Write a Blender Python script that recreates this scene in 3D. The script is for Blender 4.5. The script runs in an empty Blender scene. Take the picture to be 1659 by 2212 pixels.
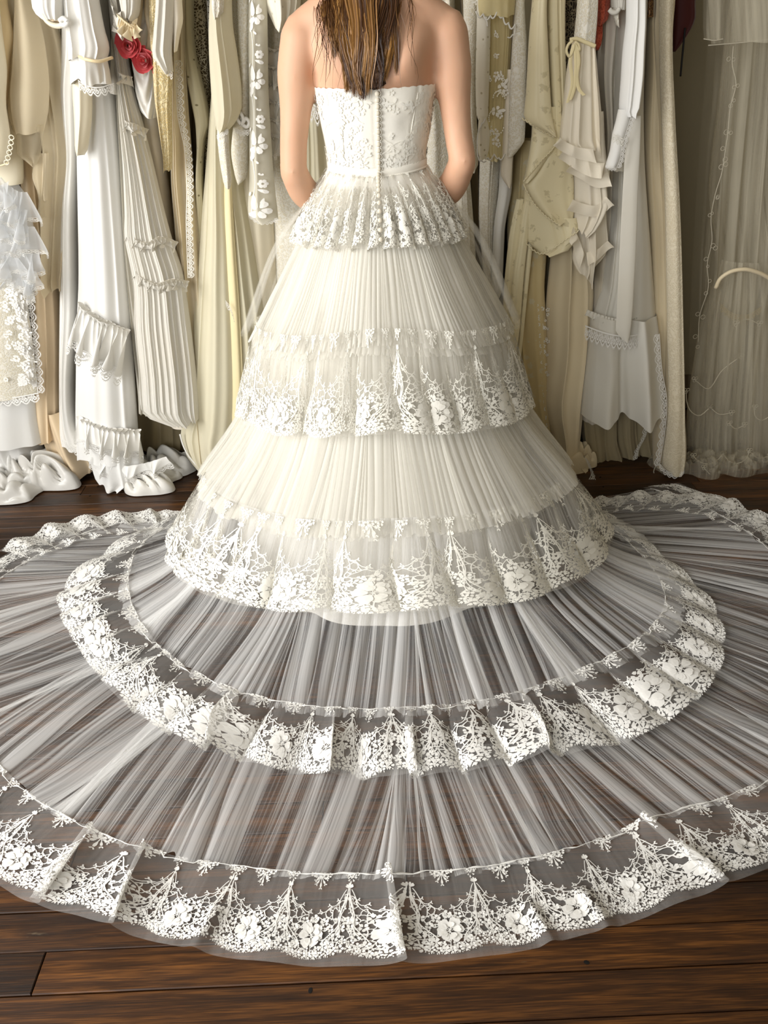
import bpy, bmesh, math, random
import numpy as np
from mathutils import Vector, Matrix, noise as mnoise

# ------------------------------------------------------------------ camera, light, exposure
scn = bpy.context.scene
COL = scn.collection
RAD = math.radians
FPX = 1600.0                       # focal length in pixels of the 1659 x 2212 frame
CAM_H = 1.27
cam_data = bpy.data.cameras.new('camera')
cam = bpy.data.objects.new('camera', cam_data)
COL.objects.link(cam)
cam_data.sensor_fit = 'VERTICAL'
cam_data.sensor_height = 24.0
cam_data.lens = FPX / 2212.0 * 24.0
cam_data.clip_start = 0.02
CAM_M = Matrix.Rotation(RAD(59), 3, 'X') @ Matrix.Rotation(RAD(-1.7), 3, 'Z')
cam.matrix_world = Matrix.Translation((0, 0, CAM_H)) @ CAM_M.to_4x4()
scn.camera = cam

world = bpy.data.worlds.new('daylight')
scn.world = world
world.use_nodes = True
bg = world.node_tree.nodes['Background']
bg.inputs[0].default_value = (0.80, 0.90, 1.0, 1)
bg.inputs[1].default_value = 0.5

def area(name, loc, rot, sx, sy, power, col):
    l = bpy.data.lights.new(name, 'AREA')
    l.shape = 'RECTANGLE'; l.size = sx; l.size_y = sy; l.energy = power; l.color = col
    o = bpy.data.objects.new(name, l); COL.objects.link(o)
    o.location = loc; o.rotation_euler = rot
    return o
# daylight through the left window, then an added fill light in an invented rear window
area('window_and_fill_light', (-2.24, 0.15, 1.45), (0, RAD(-90), 0), 1.9, 2.1, 112, (1.0, 0.99, 0.975))
area('window_and_fill_light', (-1.3, -2.14, 1.75), (RAD(90), 0, RAD(-12)), 1.4, 1.7, 38, (0.95, 0.975, 1.0))

scn.view_settings.view_transform = 'Standard'
scn.view_settings.look = 'None'
scn.view_settings.exposure = 0.26
scn.view_settings.gamma = 1.0
scn.view_settings.use_curve_mapping = False
scn.cycles.transparent_max_bounces = 40
scn.cycles.max_bounces = 5
scn.cycles.diffuse_bounces = 3
scn.cycles.use_adaptive_sampling = True
scn.cycles.adaptive_threshold = 0.04
scn.cycles.glossy_bounces = 2
scn.cycles.transmission_bounces = 4
scn.cycles.use_fast_gi = False
scn.cycles.sample_clamp_indirect = 6.0

# ------------------------------------------------------------------ measuring helpers
def ray(px, py):
    return CAM_M @ Vector(((px - 829.5) / FPX, -(py - 1106) / FPX, -1.0))
def PY(px, py, Y):
    "the point seen at pixel (px, py) that stands Y metres into the room"
    d = ray(px, py)
    return Vector((0, 0, CAM_H)) + d * (Y / d.y)
def PZ(px, py, z=0.0):
    d = ray(px, py)
    return Vector((0, 0, CAM_H)) + d * ((z - CAM_H) / d.z)

def cint(x, xs, ys):
    "smooth interpolation through a table"
    x = np.asarray(x, float); xs = np.asarray(xs, float); ys = np.asarray(ys, float)
    if len(xs) == 2:
        return np.interp(x, xs, ys)
    h = np.diff(xs); s = np.diff(ys) / h
    m = np.empty_like(ys)
    m[1:-1] = np.where(s[:-1] * s[1:] > 0, 2 * s[:-1] * s[1:] / (s[:-1] + s[1:] + 1e-12 * np.sign(s[:-1] + s[1:] + 1e-30)), 0)
    m[0] = s[0]; m[-1] = s[-1]
    x = np.clip(x, xs[0], xs[-1])
    i = np.clip(np.searchsorted(xs, x, side='right') - 1, 0, len(xs) - 2)
    t = (x - xs[i]) / h[i]
    return ((1 + 2 * t) * (1 - t) ** 2 * ys[i] + t * (1 - t) ** 2 * h[i] * m[i]
            + t * t * (3 - 2 * t) * ys[i + 1] + t * t * (t - 1) * h[i] * m[i + 1])

def sstep(a, b, x):
    t = np.clip((np.asarray(x, float) - a) / (b - a), 0, 1)
    return t * t * (3 - 2 * t)

class Noise1:
    def __init__(self, seed):
        self.t = np.random.RandomState(seed).rand(1024)
    def __call__(self, x):          # 0..1
        x = np.asarray(x, float); i = np.floor(x).astype(int); f = x - i; f = f * f * (3 - 2 * f)
        return self.t[i % 1024] * (1 - f) + self.t[(i + 1) % 1024] * f
class Noise2:
    def __init__(self, seed):
        self.t = np.random.RandomState(seed).rand(128, 128)
    def __call__(self, x, y):
        x = np.asarray(x, float); y = np.asarray(y, float)
        i = np.floor(x).astype(int); j = np.floor(y).astype(int)
        f = x - i; g = y - j; f = f * f * (3 - 2 * f); g = g * g * (3 - 2 * g)
        T = self.t; a, b, c, d = T[i % 128, j % 128], T[(i + 1) % 128, j % 128], T[i % 128, (j + 1) % 128], T[(i + 1) % 128, (j + 1) % 128]
        return (a * (1 - f) + b * f) * (1 - g) + (c * (1 - f) + d * f) * g

# ------------------------------------------------------------------ object helpers
ORIGIN = {}
def tag(o, label=None, cat=None, group=None, kind=None):
    if label: o['label'] = label
    if cat: o['category'] = cat
    if group: o['group'] = group
    if kind: o['kind'] = kind
    return o
def thing(name, label, cat, loc, group=None):
    o = bpy.data.objects.new(name, None); COL.objects.link(o)
    o.location = loc; o.empty_display_size = 0.05
    ORIGIN[o.name] = np.array(loc, float)
    return tag(o, label, cat, group)
def mk(name, V, F, mat, parent=None, uv=None, smooth=True, attr=None, kind=None, label=None):
    "one mesh object: V (n,3) world coordinates, F an int array (or list of arrays) of quads / triangles"
    V = np.asarray(V, float)
    org = ORIGIN[parent.name] if parent is not None else np.zeros(3)
    me = bpy.data.meshes.new(name)
    Fs = F if isinstance(F, list) else [F]
    Fs = [np.asarray(f, np.int32) for f in Fs if len(f)]
    nl = sum(f.size for f in Fs); nf = sum(len(f) for f in Fs)
    me.vertices.add(len(V)); me.vertices.foreach_set('co', (V - org).astype(np.float32).ravel())
    li = np.concatenate([f.ravel() for f in Fs])
    sizes = np.concatenate([np.full(len(f), f.shape[1], np.int32) for f in Fs])
    st = np.concatenate([[0], np.cumsum(sizes)[:-1]]).astype(np.int32)
    me.loops.add(nl); me.loops.foreach_set('vertex_index', li)
    me.polygons.add(nf); me.polygons.foreach_set('loop_start', st); me.polygons.foreach_set('loop_total', sizes)
    me.polygons.foreach_set('use_smooth', np.full(nf, smooth))
    if uv is not None:
        l = me.uv_layers.new(name='UVMap'); l.data.foreach_set('uv', np.asarray(uv, np.float32)[li].ravel())
    if attr is not None:
        for k, a in attr.items():
            at = me.attributes.new(k, 'FLOAT', 'POINT'); at.data.foreach_set('value', np.asarray(a, np.float32))
    me.update(); me.validate()
    if mat is not None: me.materials.append(mat)
    o = bpy.data.objects.new(name, me); COL.objects.link(o)
    if parent is not None: o.parent = parent
    ORIGIN[o.name] = org
    if kind: o['kind'] = kind
    if label: o['label'] = label
    return o
def grid_faces(nr, nc, wrap=False, off=0):
    i = np.arange(nr - 1)[:, None]; j = np.arange(nc if wrap else nc - 1)[None, :]
    a = i * nc + j; b = i * nc + (j + 1) % nc
    return (np.stack([a, b, b + nc, a + nc], -1).reshape(-1, 4) + off)
def catmull(pts, n):
    P = np.asarray([tuple(p) for p in pts], float)
    d = np.r_[0, np.cumsum(np.linalg.norm(np.diff(P, axis=0), axis=1) + 1e-9)]
    t = np.linspace(0, d[-1], n)
    if len(P) == 2:
        return np.stack([np.interp(t, d, P[:, k]) for k in range(3)], -1)
    m = np.gradient(P, d, axis=0)
    i = np.clip(np.searchsorted(d, t, side='right') - 1, 0, len(P) - 2)
    h = (d[i + 1] - d[i])[:, None]; u = ((t - d[i])[:, None]) / h
    return ((1 + 2 * u) * (1 - u) ** 2 * P[i] + u * (1 - u) ** 2 * h * m[i] + u * u * (3 - 2 * u) * P[i + 1] + u * u * (u - 1) * h * m[i + 1])
def tube_geo(path, r, ns=6, flat=1.0):
    "vertices / quads of a tube along an (n,3) path; r scalar or (n,)"
    P = np.asarray(path, float); n = len(P)
    T = np.gradient(P, axis=0); T /= np.linalg.norm(T, axis=1)[:, None] + 1e-12
    up = np.array([0, -1.0, 0.15]); A = np.cross(T, up); A /= np.linalg.norm(A, axis=1)[:, None] + 1e-9
    B = np.cross(A, T)
    r = np.broadcast_to(np.asarray(r, float), (n,))
    a = np.linspace(0, 2 * np.pi, ns, endpoint=False)
    V = P[:, None] + r[:, None, None] * (np.cos(a)[None, :, None] * A[:, None] + flat * np.sin(a)[None, :, None] * B[:, None])
    V = V.reshape(-1, 3); F = grid_faces(n, ns, True)
    c0 = len(V); V = np.vstack([V, P[0], P[-1]])
    k = np.arange(ns)
    caps = np.vstack([np.stack([np.full(ns, c0), (k + 1) % ns, k], -1), np.stack([np.full(ns, c0 + 1), (n - 1) * ns + k, (n - 1) * ns + (k + 1) % ns], -1)])
    return V, [F, caps]
def tube(name, path, r, mat, parent=None, ns=6, **kw):
    V, F = tube_geo(path, r, ns)
    return mk(name, V, F, mat, parent, **kw)
def join_geo(parts):
    "parts: list of (V, F or [F..]) -> one V and a list of face arrays"
    Vs, Q, T, o = [], [], [], 0
    for V, F in parts:
        for f in (F if isinstance(F, list) else [F]):
            f = np.asarray(f)
            (Q if f.shape[1] == 4 else T).append(f + o)
        Vs.append(np.asarray(V)); o += len(V)
    Fs = []
    if Q: Fs.append(np.vstack(Q))
    if T: Fs.append(np.vstack(T))
    return np.vstack(Vs), Fs

# ------------------------------------------------------------------ materials
def new_mat(name):
    m = bpy.data.materials.new(name); m.use_nodes = True
    nt = m.node_tree; nt.nodes.clear()
    out = nt.nodes.new('ShaderNodeOutputMaterial')
    return m, nt, out
def nd(nt, t, **kw):
    n = nt.nodes.new(t)
    for k, v in kw.items(): setattr(n, k, v)
    return n
def setin(n, **kw):
    for k, v in kw.items(): n.inputs[k.replace('_', ' ')].default_value = v
    return n
def math_n(nt, op, a, b=None, c=None, clamp=False):
    n = nd(nt, 'ShaderNodeMath', operation=op, use_clamp=clamp)
    for i, v in enumerate((a, b, c)):
        if v is None: continue
        if isinstance(v, (int, float)): n.inputs[i].default_value = v
        else: nt.links.new(v, n.inputs[i])
    return n.outputs[0]
def maprange(nt, v, a, b, c, d, smooth=False):
    n = nd(nt, 'ShaderNodeMapRange')
    if smooth: n.interpolation_type = 'SMOOTHSTEP'
    nt.links.new(v, n.inputs[0])
    for i, x in enumerate((a, b, c, d)): n.inputs[i + 1].default_value = x
    return n.outputs[0]
def mixcol(nt, fac, a, b, mode='MIX'):
    n = nd(nt, 'ShaderNodeMix', data_type='RGBA', blend_type=mode)
    for sock, v in ((n.inputs[0], fac), (n.inputs[6], a), (n.inputs[7], b)):
        if isinstance(v, (int, float)): sock.default_value = v
        elif isinstance(v, tuple): sock.default_value = (*v[:3], 1)
        else: nt.links.new(v, sock)
    return n.outputs[2]
def uvscaled(nt, sx, sy, obj=False):
    tc = nd(nt, 'ShaderNodeTexCoord')
    mp = nd(nt, 'ShaderNodeMapping')
    nt.links.new(tc.outputs['Object' if obj else 'UV'], mp.inputs[0])
    mp.inputs['Scale'].default_value = (sx, sy, sx if obj else 1)
    return mp.outputs[0]
def noise_n(nt, vec, scale=1.0, detail=2.0, rough=0.5, dist=0.0):
    n = nd(nt, 'ShaderNodeTexNoise')
    nt.links.new(vec, n.inputs['Vector'])
    setin(n, Scale=scale, Detail=detail, Roughness=rough, Distortion=dist)
    return n.outputs[0]
def srgb(r, g, b):
    f = lambda c: (c / 255 / 12.92) if c <= 10 else ((c / 255 + 0.055) / 1.055) ** 2.4
    return (f(r), f(g), f(b))

CLOTH = {}
def cloth(name, col, rough=0.8, sheen=0.2, crinkle=0.0, crinkle_scale=(120, 14), pattern=None, pcol=None, transl=0.12, alpha=1.0, spec=0.25, bump=1.0):
    """woven cloth. pattern: None, 'jacquard' (tone-on-tone sprigs), 'lace' (raised net and flowers over a ground),
    'eyelet', 'leaf'. alpha < 1 is a sheer weave."""
    if name in CLOTH: return CLOTH[name]
    m, nt, out = new_mat(name)
    L = nt.links
    uv = uvscaled(nt, 1, 1)
    base = nd(nt, 'ShaderNodeRGB'); base.outputs[0].default_value = (*col, 1); c = base.outputs[0]
    height = None
    # slow, uneven ageing of the cloth
    age = noise_n(nt, uv, 5.0, 3.0)
    c = mixcol(nt, maprange(nt, age, 0.35, 0.7, 0.0, 0.35), c, tuple(x * y for x, y in zip(col, (0.97, 0.92, 0.83))))
    if pattern == 'jacquard':
        v = nd(nt, 'ShaderNodeTexVoronoi', feature='F1'); L.new(uv, v.inputs['Vector']); setin(v, Scale=30.0, Randomness=0.8)
        n = noise_n(nt, uv, 130.0, 2.0)
        d = math_n(nt, 'ADD', v.outputs[0], math_n(nt, 'MULTIPLY', n, 0.75))
        mask = maprange(nt, d, 0.60, 0.68, 1.0, 0.0)
        c = mixcol(nt, math_n(nt, 'MULTIPLY', mask, 0.7), c, pcol)
        height = math_n(nt, 'MULTIPLY', mask, 0.15)
    elif pattern in ('lace', 'leaf'):
        warp = nd(nt, 'ShaderNodeTexNoise'); L.new(uv, warp.inputs['Vector']); setin(warp, Scale=26.0, Detail=1.0)
        va = nd(nt, 'ShaderNodeVectorMath', operation='MULTIPLY_ADD')
        L.new(warp.outputs[1], va.inputs[0]); va.inputs[1].default_value = (0.03, 0.03, 0); L.new(uv, va.inputs[2])
        ve = nd(nt, 'ShaderNodeTexVoronoi', feature='DISTANCE_TO_EDGE'); L.new(va.outputs[0], ve.inputs['Vector'])
        setin(ve, Scale=150.0)
        net = maprange(nt, ve.outputs[0], 0.05, 0.16, 1.0, 0.0)
        vf = nd(nt, 'ShaderNodeTexVoronoi', feature='SMOOTH_F1'); L.new(va.outputs[0], vf.inputs['Vector'])
        setin(vf, Scale=26.0, Smoothness=0.15)
        fl = maprange(nt, vf.outputs[0], 0.32, 0.40, 1.0, 0.0)
        pet = nd(nt, 'ShaderNodeTexVoronoi', feature='DISTANCE_TO_EDGE'); L.new(va.outputs[0], pet.inputs['Vector']); setin(pet, Scale=78.0)
        petals = maprange(nt, pet.outputs[0], 0.05, 0.2, 0.0, 1.0)
        fl = math_n(nt, 'MULTIPLY', fl, petals)
        mask = math_n(nt, 'MAXIMUM', net, fl, clamp=True)
        c = mixcol(nt, mask, pcol, c)
        height = mask
    elif pattern == 'eyelet':
        v = nd(nt, 'ShaderNodeTexVoronoi', feature='F1'); L.new(uv, v.inputs['Vector']); setin(v, Scale=55.0)
        mask = maprange(nt, v.outputs[0], 0.13, 0.19, 1.0, 0.0)
        c = mixcol(nt, mask, c, pcol)
        height = math_n(nt, 'MULTIPLY', maprange(nt, v.outputs[0], 0.15, 0.32, 1.0, 0.0), 0.6)
    weave = noise_n(nt, uvscaled(nt, 900, 900), 1.0, 1.0)
    hsum = math_n(nt, 'MULTIPLY', weave, 0.12)
    if crinkle:
        cr = noise_n(nt, uvscaled(nt, *crinkle_scale), 1.0, 3.0, 0.6, 0.6)
        hsum = math_n(nt, 'ADD', hsum, math_n(nt, 'MULTIPLY', cr, crinkle))
    if height is not None: hsum = math_n(nt, 'ADD', hsum, height)
    bp = nd(nt, 'ShaderNodeBump'); setin(bp, Strength=0.55 * bump, Distance=0.0016); L.new(hsum, bp.inputs['Height'])
    p = nd(nt, 'ShaderNodeBsdfPrincipled')
    L.new(c, p.inputs['Base Color']); L.new(bp.outputs[0], p.inputs['Normal'])
    setin(p, Roughness=rough, Sheen_Weight=sheen)
    p.inputs['Specular IOR Level'].default_value = spec
    sh = p.outputs[0]
    if transl:
        tr = nd(nt, 'ShaderNodeBsdfTranslucent'); L.new(c, tr.inputs[0])
        mx = nd(nt, 'ShaderNodeMixShader'); mx.inputs[0].default_value = transl
        L.new(sh, mx.inputs[1]); L.new(tr.outputs[0], mx.inputs[2]); sh = mx.outputs[0]
    if alpha < 1.0:
        tp = nd(nt, 'ShaderNodeBsdfTransparent')
        mx = nd(nt, 'ShaderNodeMixShader'); mx.inputs[0].default_value = alpha
        L.new(tp.outputs[0], mx.inputs[1]); L.new(sh, mx.inputs[2]); sh = mx.outputs[0]
    L.new(sh, out.inputs[0])
    CLOTH[name] = m
    return m

def tulle(name, col, lo, hi, freq=420.0, net=True):
    "fine gathered tulle: a see-through net, denser where the fine pleats stack (pleats run along v)"
    m, nt, out = new_mat(name); L = nt.links
    n1 = noise_n(nt, uvscaled(nt, freq, 1.6), 1.0, 2.0, 0.65)
    n2 = noise_n(nt, uvscaled(nt, freq * 0.11, 0.9), 1.0, 1.0)
    s = math_n(nt, 'ADD', math_n(nt, 'MULTIPLY', n1, 0.45), math_n(nt, 'MULTIPLY', n2, 0.55))
    a = maprange(nt, s, 0.38, 0.64, lo, hi, True)
    d = nd(nt, 'ShaderNodeBsdfDiffuse'); d.inputs[0].default_value = (*col, 1)
    t = nd(nt, 'ShaderNodeBsdfTranslucent'); t.inputs[0].default_value = (*col, 1)
    mx = nd(nt, 'ShaderNodeMixShader'); mx.inputs[0].default_value = 0.35
    L.new(d.outputs[0], mx.inputs[1]); L.new(t.outputs[0], mx.inputs[2])
    tp = nd(nt, 'ShaderNodeBsdfTransparent')
    m2 = nd(nt, 'ShaderNodeMixShader'); L.new(a, m2.inputs[0]); L.new(tp.outputs[0], m2.inputs[1]); L.new(mx.outputs[0], m2.inputs[2])
    L.new(m2.outputs[0], out.inputs[0])
    return m
def simple(name, col, rough=0.6, spec=0.3, bump_scale=0, bump=0.3, sheen=0.0, transl=0.0):
    m, nt, out = new_mat(name); L = nt.links
    p = nd(nt, 'ShaderNodeBsdfPrincipled'); p.inputs['Base Color'].default_value = (*col, 1)
    setin(p, Roughness=rough, Sheen_Weight=sheen); p.inputs['Specular IOR Level'].default_value = spec
    if bump_scale:
        h = noise_n(nt, uvscaled(nt, bump_scale, bump_scale, True), 1.0, 3.0)
        b = nd(nt, 'ShaderNodeBump'); setin(b, Strength=bump, Distance=0.002); L.new(h, b.inputs['Height']); L.new(b.outputs[0], p.inputs['Normal'])
    sh = p.outputs[0]
    if transl:
        tr = nd(nt, 'ShaderNodeBsdfTranslucent'); tr.inputs[0].default_value = (*col, 1)
        mx = nd(nt, 'ShaderNodeMixShader'); mx.inputs[0].default_value = transl
        L.new(sh, mx.inputs[1]); L.new(tr.outputs[0], mx.inputs[2]); sh = mx.outputs[0]
    L.new(sh, out.inputs[0])
    return m

# ------------------------------------------------------------------ the room
def box_geo(x0, x1, y0, y1, z0, z1):
    V = np.array([(x, y, z) for z in (z0, z1) for y in (y0, y1) for x in (x0, x1)], float)
    F = np.array([(0, 2, 3, 1), (4, 5, 7, 6), (0, 1, 5, 4), (1, 3, 7, 5), (3, 2, 6, 7), (2, 0, 4, 6)])
    return V, F
def paint(name, col):
    m, nt, out = new_mat(name); L = nt.links
    p = nd(nt, 'ShaderNodeBsdfPrincipled')
    c = mixcol(nt, noise_n(nt, uvscaled(nt, 1.2, 1.2, True), 1.0, 4.0), tuple(x * 0.93 for x in col), tuple(x * 1.05 for x in col))
    L.new(c, p.inputs['Base Color']); setin(p, Roughness=0.75)
    b = nd(nt, 'ShaderNodeBump'); setin(b, Strength=0.12, Distance=0.002)
    L.new(noise_n(nt, uvscaled(nt, 160, 160, True), 1.0, 3.0), b.inputs['Height']); L.new(b.outputs[0], p.inputs['Normal'])
    L.new(p.outputs[0], out.inputs[0]); return m
wall_m = paint('wall_paint', srgb(142, 132, 108))
ceil_m = paint('ceiling_paint', srgb(176, 170, 158))
trim_m = paint('trim_paint', srgb(92, 76, 58))
X0R, X1R, Y0R, Y1R, ZC = -2.3, 2.3, -2.2, 2.92, 2.75
def struct(name, parts, m):
    V, F = join_geo(parts)
    return tag(mk(name, V, F, m, None, smooth=False), kind='structure')
struct('wall_back', [box_geo(X0R - .1, X1R + .1, Y1R, Y1R + .1, 0, ZC)], wall_m)
struct('wall_right', [box_geo(X1R, X1R + .1, Y0R, Y1R, 0, ZC)], wall_m)
wy0, wy1, wz0, wz1 = -0.9, 1.2, 0.5, 2.4
struct('wall_left', [box_geo(X0R - .1, X0R, Y0R, wy0, 0, ZC), box_geo(X0R - .1, X0R, wy1, Y1R, 0, ZC),
                     box_geo(X0R - .1, X0R, wy0, wy1, 0, wz0), box_geo(X0R - .1, X0R, wy0, wy1, wz1, ZC)], wall_m)
wx0, wx1 = -2.1, -0.5
struct('wall_front', [box_geo(X0R - .1, wx0, Y0R - .1, Y0R, 0, ZC), box_geo(wx1, X1R + .1, Y0R - .1, Y0R, 0, ZC),
                      box_geo(wx0, wx1, Y0R - .1, Y0R, 0, 0.85), box_geo(wx0, wx1, Y0R - .1, Y0R, 2.65, ZC)], wall_m)
struct('ceiling', [box_geo(X0R - .1, X1R + .1, Y0R - .1, Y1R + .1, ZC, ZC + .08)], ceil_m)
struct('baseboard_back', [box_geo(X0R, X1R, Y1R - .018, Y1R - .0005, 0.0, 0.14), box_geo(X0R, X1R, Y1R - .026, Y1R - .0005, 0.0, 0.02)], trim_m)
e = 0.05
struct('window_1', [box_geo(X0R - .06, X0R - .0, wy0, wy0 + e, wz0, wz1), box_geo(X0R - .06, X0R, wy1 - e, wy1, wz0, wz1), box_geo(X0R - .06, X0R, wy0, wy1, wz0, wz0 + e),
                    box_geo(X0R - .06, X0R, wy0, wy1, wz1 - e, wz1)], trim_m)
struct('added_fill_window', [box_geo(wx0, wx0 + e, Y0R - .06, Y0R, .85, 2.65), box_geo(wx1 - e, wx1, Y0R - .06, Y0R, .85, 2.65), box_geo(wx0, wx1, Y0R - .06, Y0R, .85, .85 + e),
                    box_geo(wx0, wx1, Y0R - .06, Y0R, 2.65 - e, 2.65)], trim_m)  # frame of the added rear window that holds the fill light

# floor: narrow old hardwood boards, each one a board of its own
def wood_mat():
    m, nt, out = new_mat('dark_hardwood'); L = nt.links
    oi = nd(nt, 'ShaderNodeObjectInfo')
    tc = nd(nt, 'ShaderNodeTexCoord')
    add = nd(nt, 'ShaderNodeVectorMath', operation='MULTIPLY_ADD')
    L.new(oi.outputs['Random'], add.inputs[0]); add.inputs[1].default_value = (37.0, 19.0, 0); L.new(tc.outputs['Object'], add.inputs[2])
    def mp(s):
        n = nd(nt, 'ShaderNodeMapping'); L.new(add.outputs[0], n.inputs[0]); n.inputs['Scale'].default_value = s; return n.outputs[0]
    g1 = noise_n(nt, mp((3.0, 60, 1)), 1.0, 4.0, 0.6, 0.8)
    g2 = noise_n(nt, mp((14, 420, 1)), 1.0, 2.0, 0.5)
    bl = noise_n(nt, mp((2.2, 9, 1)), 1.0, 3.0)
    fac = math_n(nt, 'ADD', math_n(nt, 'MULTIPLY', g1, 0.6), math_n(nt, 'MULTIPLY', g2, 0.4))
    cr = nd(nt, 'ShaderNodeValToRGB'); L.new(fac, cr.inputs[0])
    el = cr.color_ramp.elements
    el[0].position = 0.30; el[0].color = (*srgb(24, 13, 6), 1)
    el[1].position = 0.72; el[1].color = (*srgb(118, 74, 32), 1)
    k = el.new(0.48); k.color = (*srgb(60, 35, 14), 1)
    tone = maprange(nt, oi.outputs['Random'], 0, 1, 0.35, 1.25)
    c = mixcol(nt, 1.0, cr.outputs[0], cr.outputs[0])
    hsv = nd(nt, 'ShaderNodeHueSaturation'); L.new(cr.outputs[0], hsv.inputs['Color']); L.new(tone, hsv.inputs['Value']); hsv.inputs['Saturation'].default_value = 1.0
    c = mixcol(nt, maprange(nt, bl, 0.5, 0.72, 0.0, 0.75), hsv.outputs[0], srgb(24, 12, 6))
    # worn, pale scuffs where old paint shows near the board edges
    geo = nd(nt, 'ShaderNodeNewGeometry')
    w = noise_n(nt, mp((7, 55, 1)), 1.0, 4.0, 0.7)
    wl = noise_n(nt, mp((1.1, 2.0, 1)), 1.0, 1.0)
    wm = math_n(nt, 'MULTIPLY', maprange(nt, w, 0.63, 0.72, 0, 1), maprange(nt, wl, 0.66, 0.74, 0, 1))
    c = mixcol(nt, math_n(nt, 'MULTIPLY', wm, 0.5), c, srgb(140, 128, 104))
    p = nd(nt, 'ShaderNodeBsdfPrincipled'); L.new(c, p.inputs['Base Color'])
    L.new(maprange(nt, bl, 0.3, 0.7, 0.34, 0.55), p.inputs['Roughness']); p.inputs['Specular IOR Level'].default_value = 0.35
    b = nd(nt, 'ShaderNodeBump'); setin(b, Strength=0.35, Distance=0.0012); L.new(fac, b.inputs['Height']); L.new(b.outputs[0], p.inputs['Normal'])
    L.new(p.outputs[0], out.inputs[0]); return m
wood_m = wood_mat()
gap_m = simple('floor_gap', srgb(14, 9, 6), 0.9)
nail_m = simple('nail_hole', srgb(10, 7, 5), 0.8)
floor = struct('floor', [box_geo(X0R - .1, X1R + .1, Y0R - .1, Y1R + .1, -0.12, -0.012)], gap_m)
ORIGIN[floor.name] = np.zeros(3)
def plank_geo(L, W, h=0.012, c=0.0016):
    x, y = L / 2, W / 2
    V = np.array([(-x, -y, -h), (x, -y, -h), (x, y, -h), (-x, y, -h), (-x, -y, -c), (x, -y, -c), (x, y, -c), (-x, y, -c),
                  (-x + c, -y + c, 0), (x - c, -y + c, 0), (x - c, y - c, 0), (-x + c, y - c, 0)], float)
    F = [(8, 9, 10, 11)] + [(4 + i, 4 + (i + 1) % 4, 8 + (i + 1) % 4, 8 + i) for i in range(4)] + [(i, (i + 1) % 4, 4 + (i + 1) % 4, 4 + i) for i in range(4)]
    return V, np.array(F)
nail_V = np.array([(0.0048 * math.cos(a), 0.0034 * math.sin(a), 0.0006) for a in np.linspace(0, 2 * np.pi, 9)[:-1]] + [(0, 0, 0.0009)])
nail_F = np.array([(i, (i + 1) % 8, 8) for i in range(8)])
nail_me = None
rnd = random.Random(11)
FANG = RAD(0.85); PITCH = 0.0695
# rows are laid out from a board whose centre line is at y = row0
row0 = 0.6758
meshes = {}
r = 0
joists = [-0.585 + 0.452 * k for k in range(-4, 8)]
for row in range(-46, 33):
    yc = row0 + PITCH * row
    if yc < Y0R + 0.04 or yc > Y1R - 0.03: continue
    near = 0.30 < yc < 2.9
    x = -2.28
    cuts = [x]
    while x < 2.27:
        x += rnd.uniform(1.1, 2.4) if near else 4.6
        cuts.append(min(x, 2.27))
    if len(cuts) > 2 and cuts[-1] - cuts[-2] < 0.35: cuts.pop(-2)
    if row == 0: cuts = [-2.28, -1.5, -0.594, 1.05, 2.27]
    if row in (-1, 1): cuts = [-2.28, -0.96 + .1 * row, 0.85, 2.27]
    for a, b in zip(cuts[:-1], cuts[1:]):
        key = round(b - a, 2)
        W = PITCH - rnd.choice((0.0012, 0.0016, 0.0022))
        V, F = plank_geo(b - a - 0.0015, W)
        me = bpy.data.meshes.new('plank'); me.from_pydata(V.tolist(), [], F.tolist()); me.materials.append(wood_m)
        o = bpy.data.objects.new('plank', me); COL.objects.link(o); o.parent = floor
        xm = (a + b) / 2
        o.location = (xm, yc + math.tan(FANG) * xm, rnd.uniform(-0.0012, 0.0008))
        o.rotation_euler = (rnd.uniform(-0.006, 0.006), 0, FANG)
        if yc < 1.0 or (yc > 2.0 and yc < 2.35):
            if nail_me is None:
                nail_me = bpy.data.meshes.new('nail'); nail_me.from_pydata(nail_V.tolist(), [], nail_F.tolist()); nail_me.materials.append(nail_m)
            if 0.30 < yc:
                for jx in joists:
                    if a + 0.02 < jx < b - 0.02 and abs(jx) < 1.5 and rnd.random() < 0.62:
                        n = bpy.data.objects.new('nail', nail_me); COL.objects.link(n); n.parent = o
                        n.location = (jx - xm + rnd.uniform(-.012, .012), rnd.choice((-1, 1)) * PITCH * 0.33, 0); n.rotation_euler = (0, 0, rnd.uniform(0, 3))
# ------------------------------------------------------------------ the person
BX, BY = 0.008, 2.0
# half widths of the trunk by height: z, side, back, front
TR = np.array([(0.70, .160, .105, .100), (0.82, .166, .118, .105), (0.90, .162, .112, .105), (1.00, .130, .090, .095), (1.055, .113, .080, .085), (1.15, .124, .086, .098),
               (1.225, .137, .094, .115), (1.28, .146, .094, .110), (1.325, .158, .088, .090), (1.365, .142, .072, .072), (1.395, .105, .058, .058), (1.425, .066, .050, .052)])
def trunk(z, ph, off=0.0):
    "point of the trunk's skin at height z; ph = 0 at the spine, +90 deg to the right; off = distance outside it"
    z = np.asarray(z, float); ph = np.asarray(ph, float)
    rx = cint(z, TR[:, 0], TR[:, 1]) + off
    rb = cint(z, TR[:, 0], TR[:, 2]) + off; rf = cint(z, TR[:, 0], TR[:, 3]) + off
    c, s = np.cos(ph), np.sin(ph); e = 0.88
    ry = np.where(c > 0, rb, rf)
    return np.stack([BX + rx * np.sign(s) * np.abs(s) ** e, BY - ry * np.sign(c) * np.abs(c) ** e, z + 0 * ph], -1)

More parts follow.
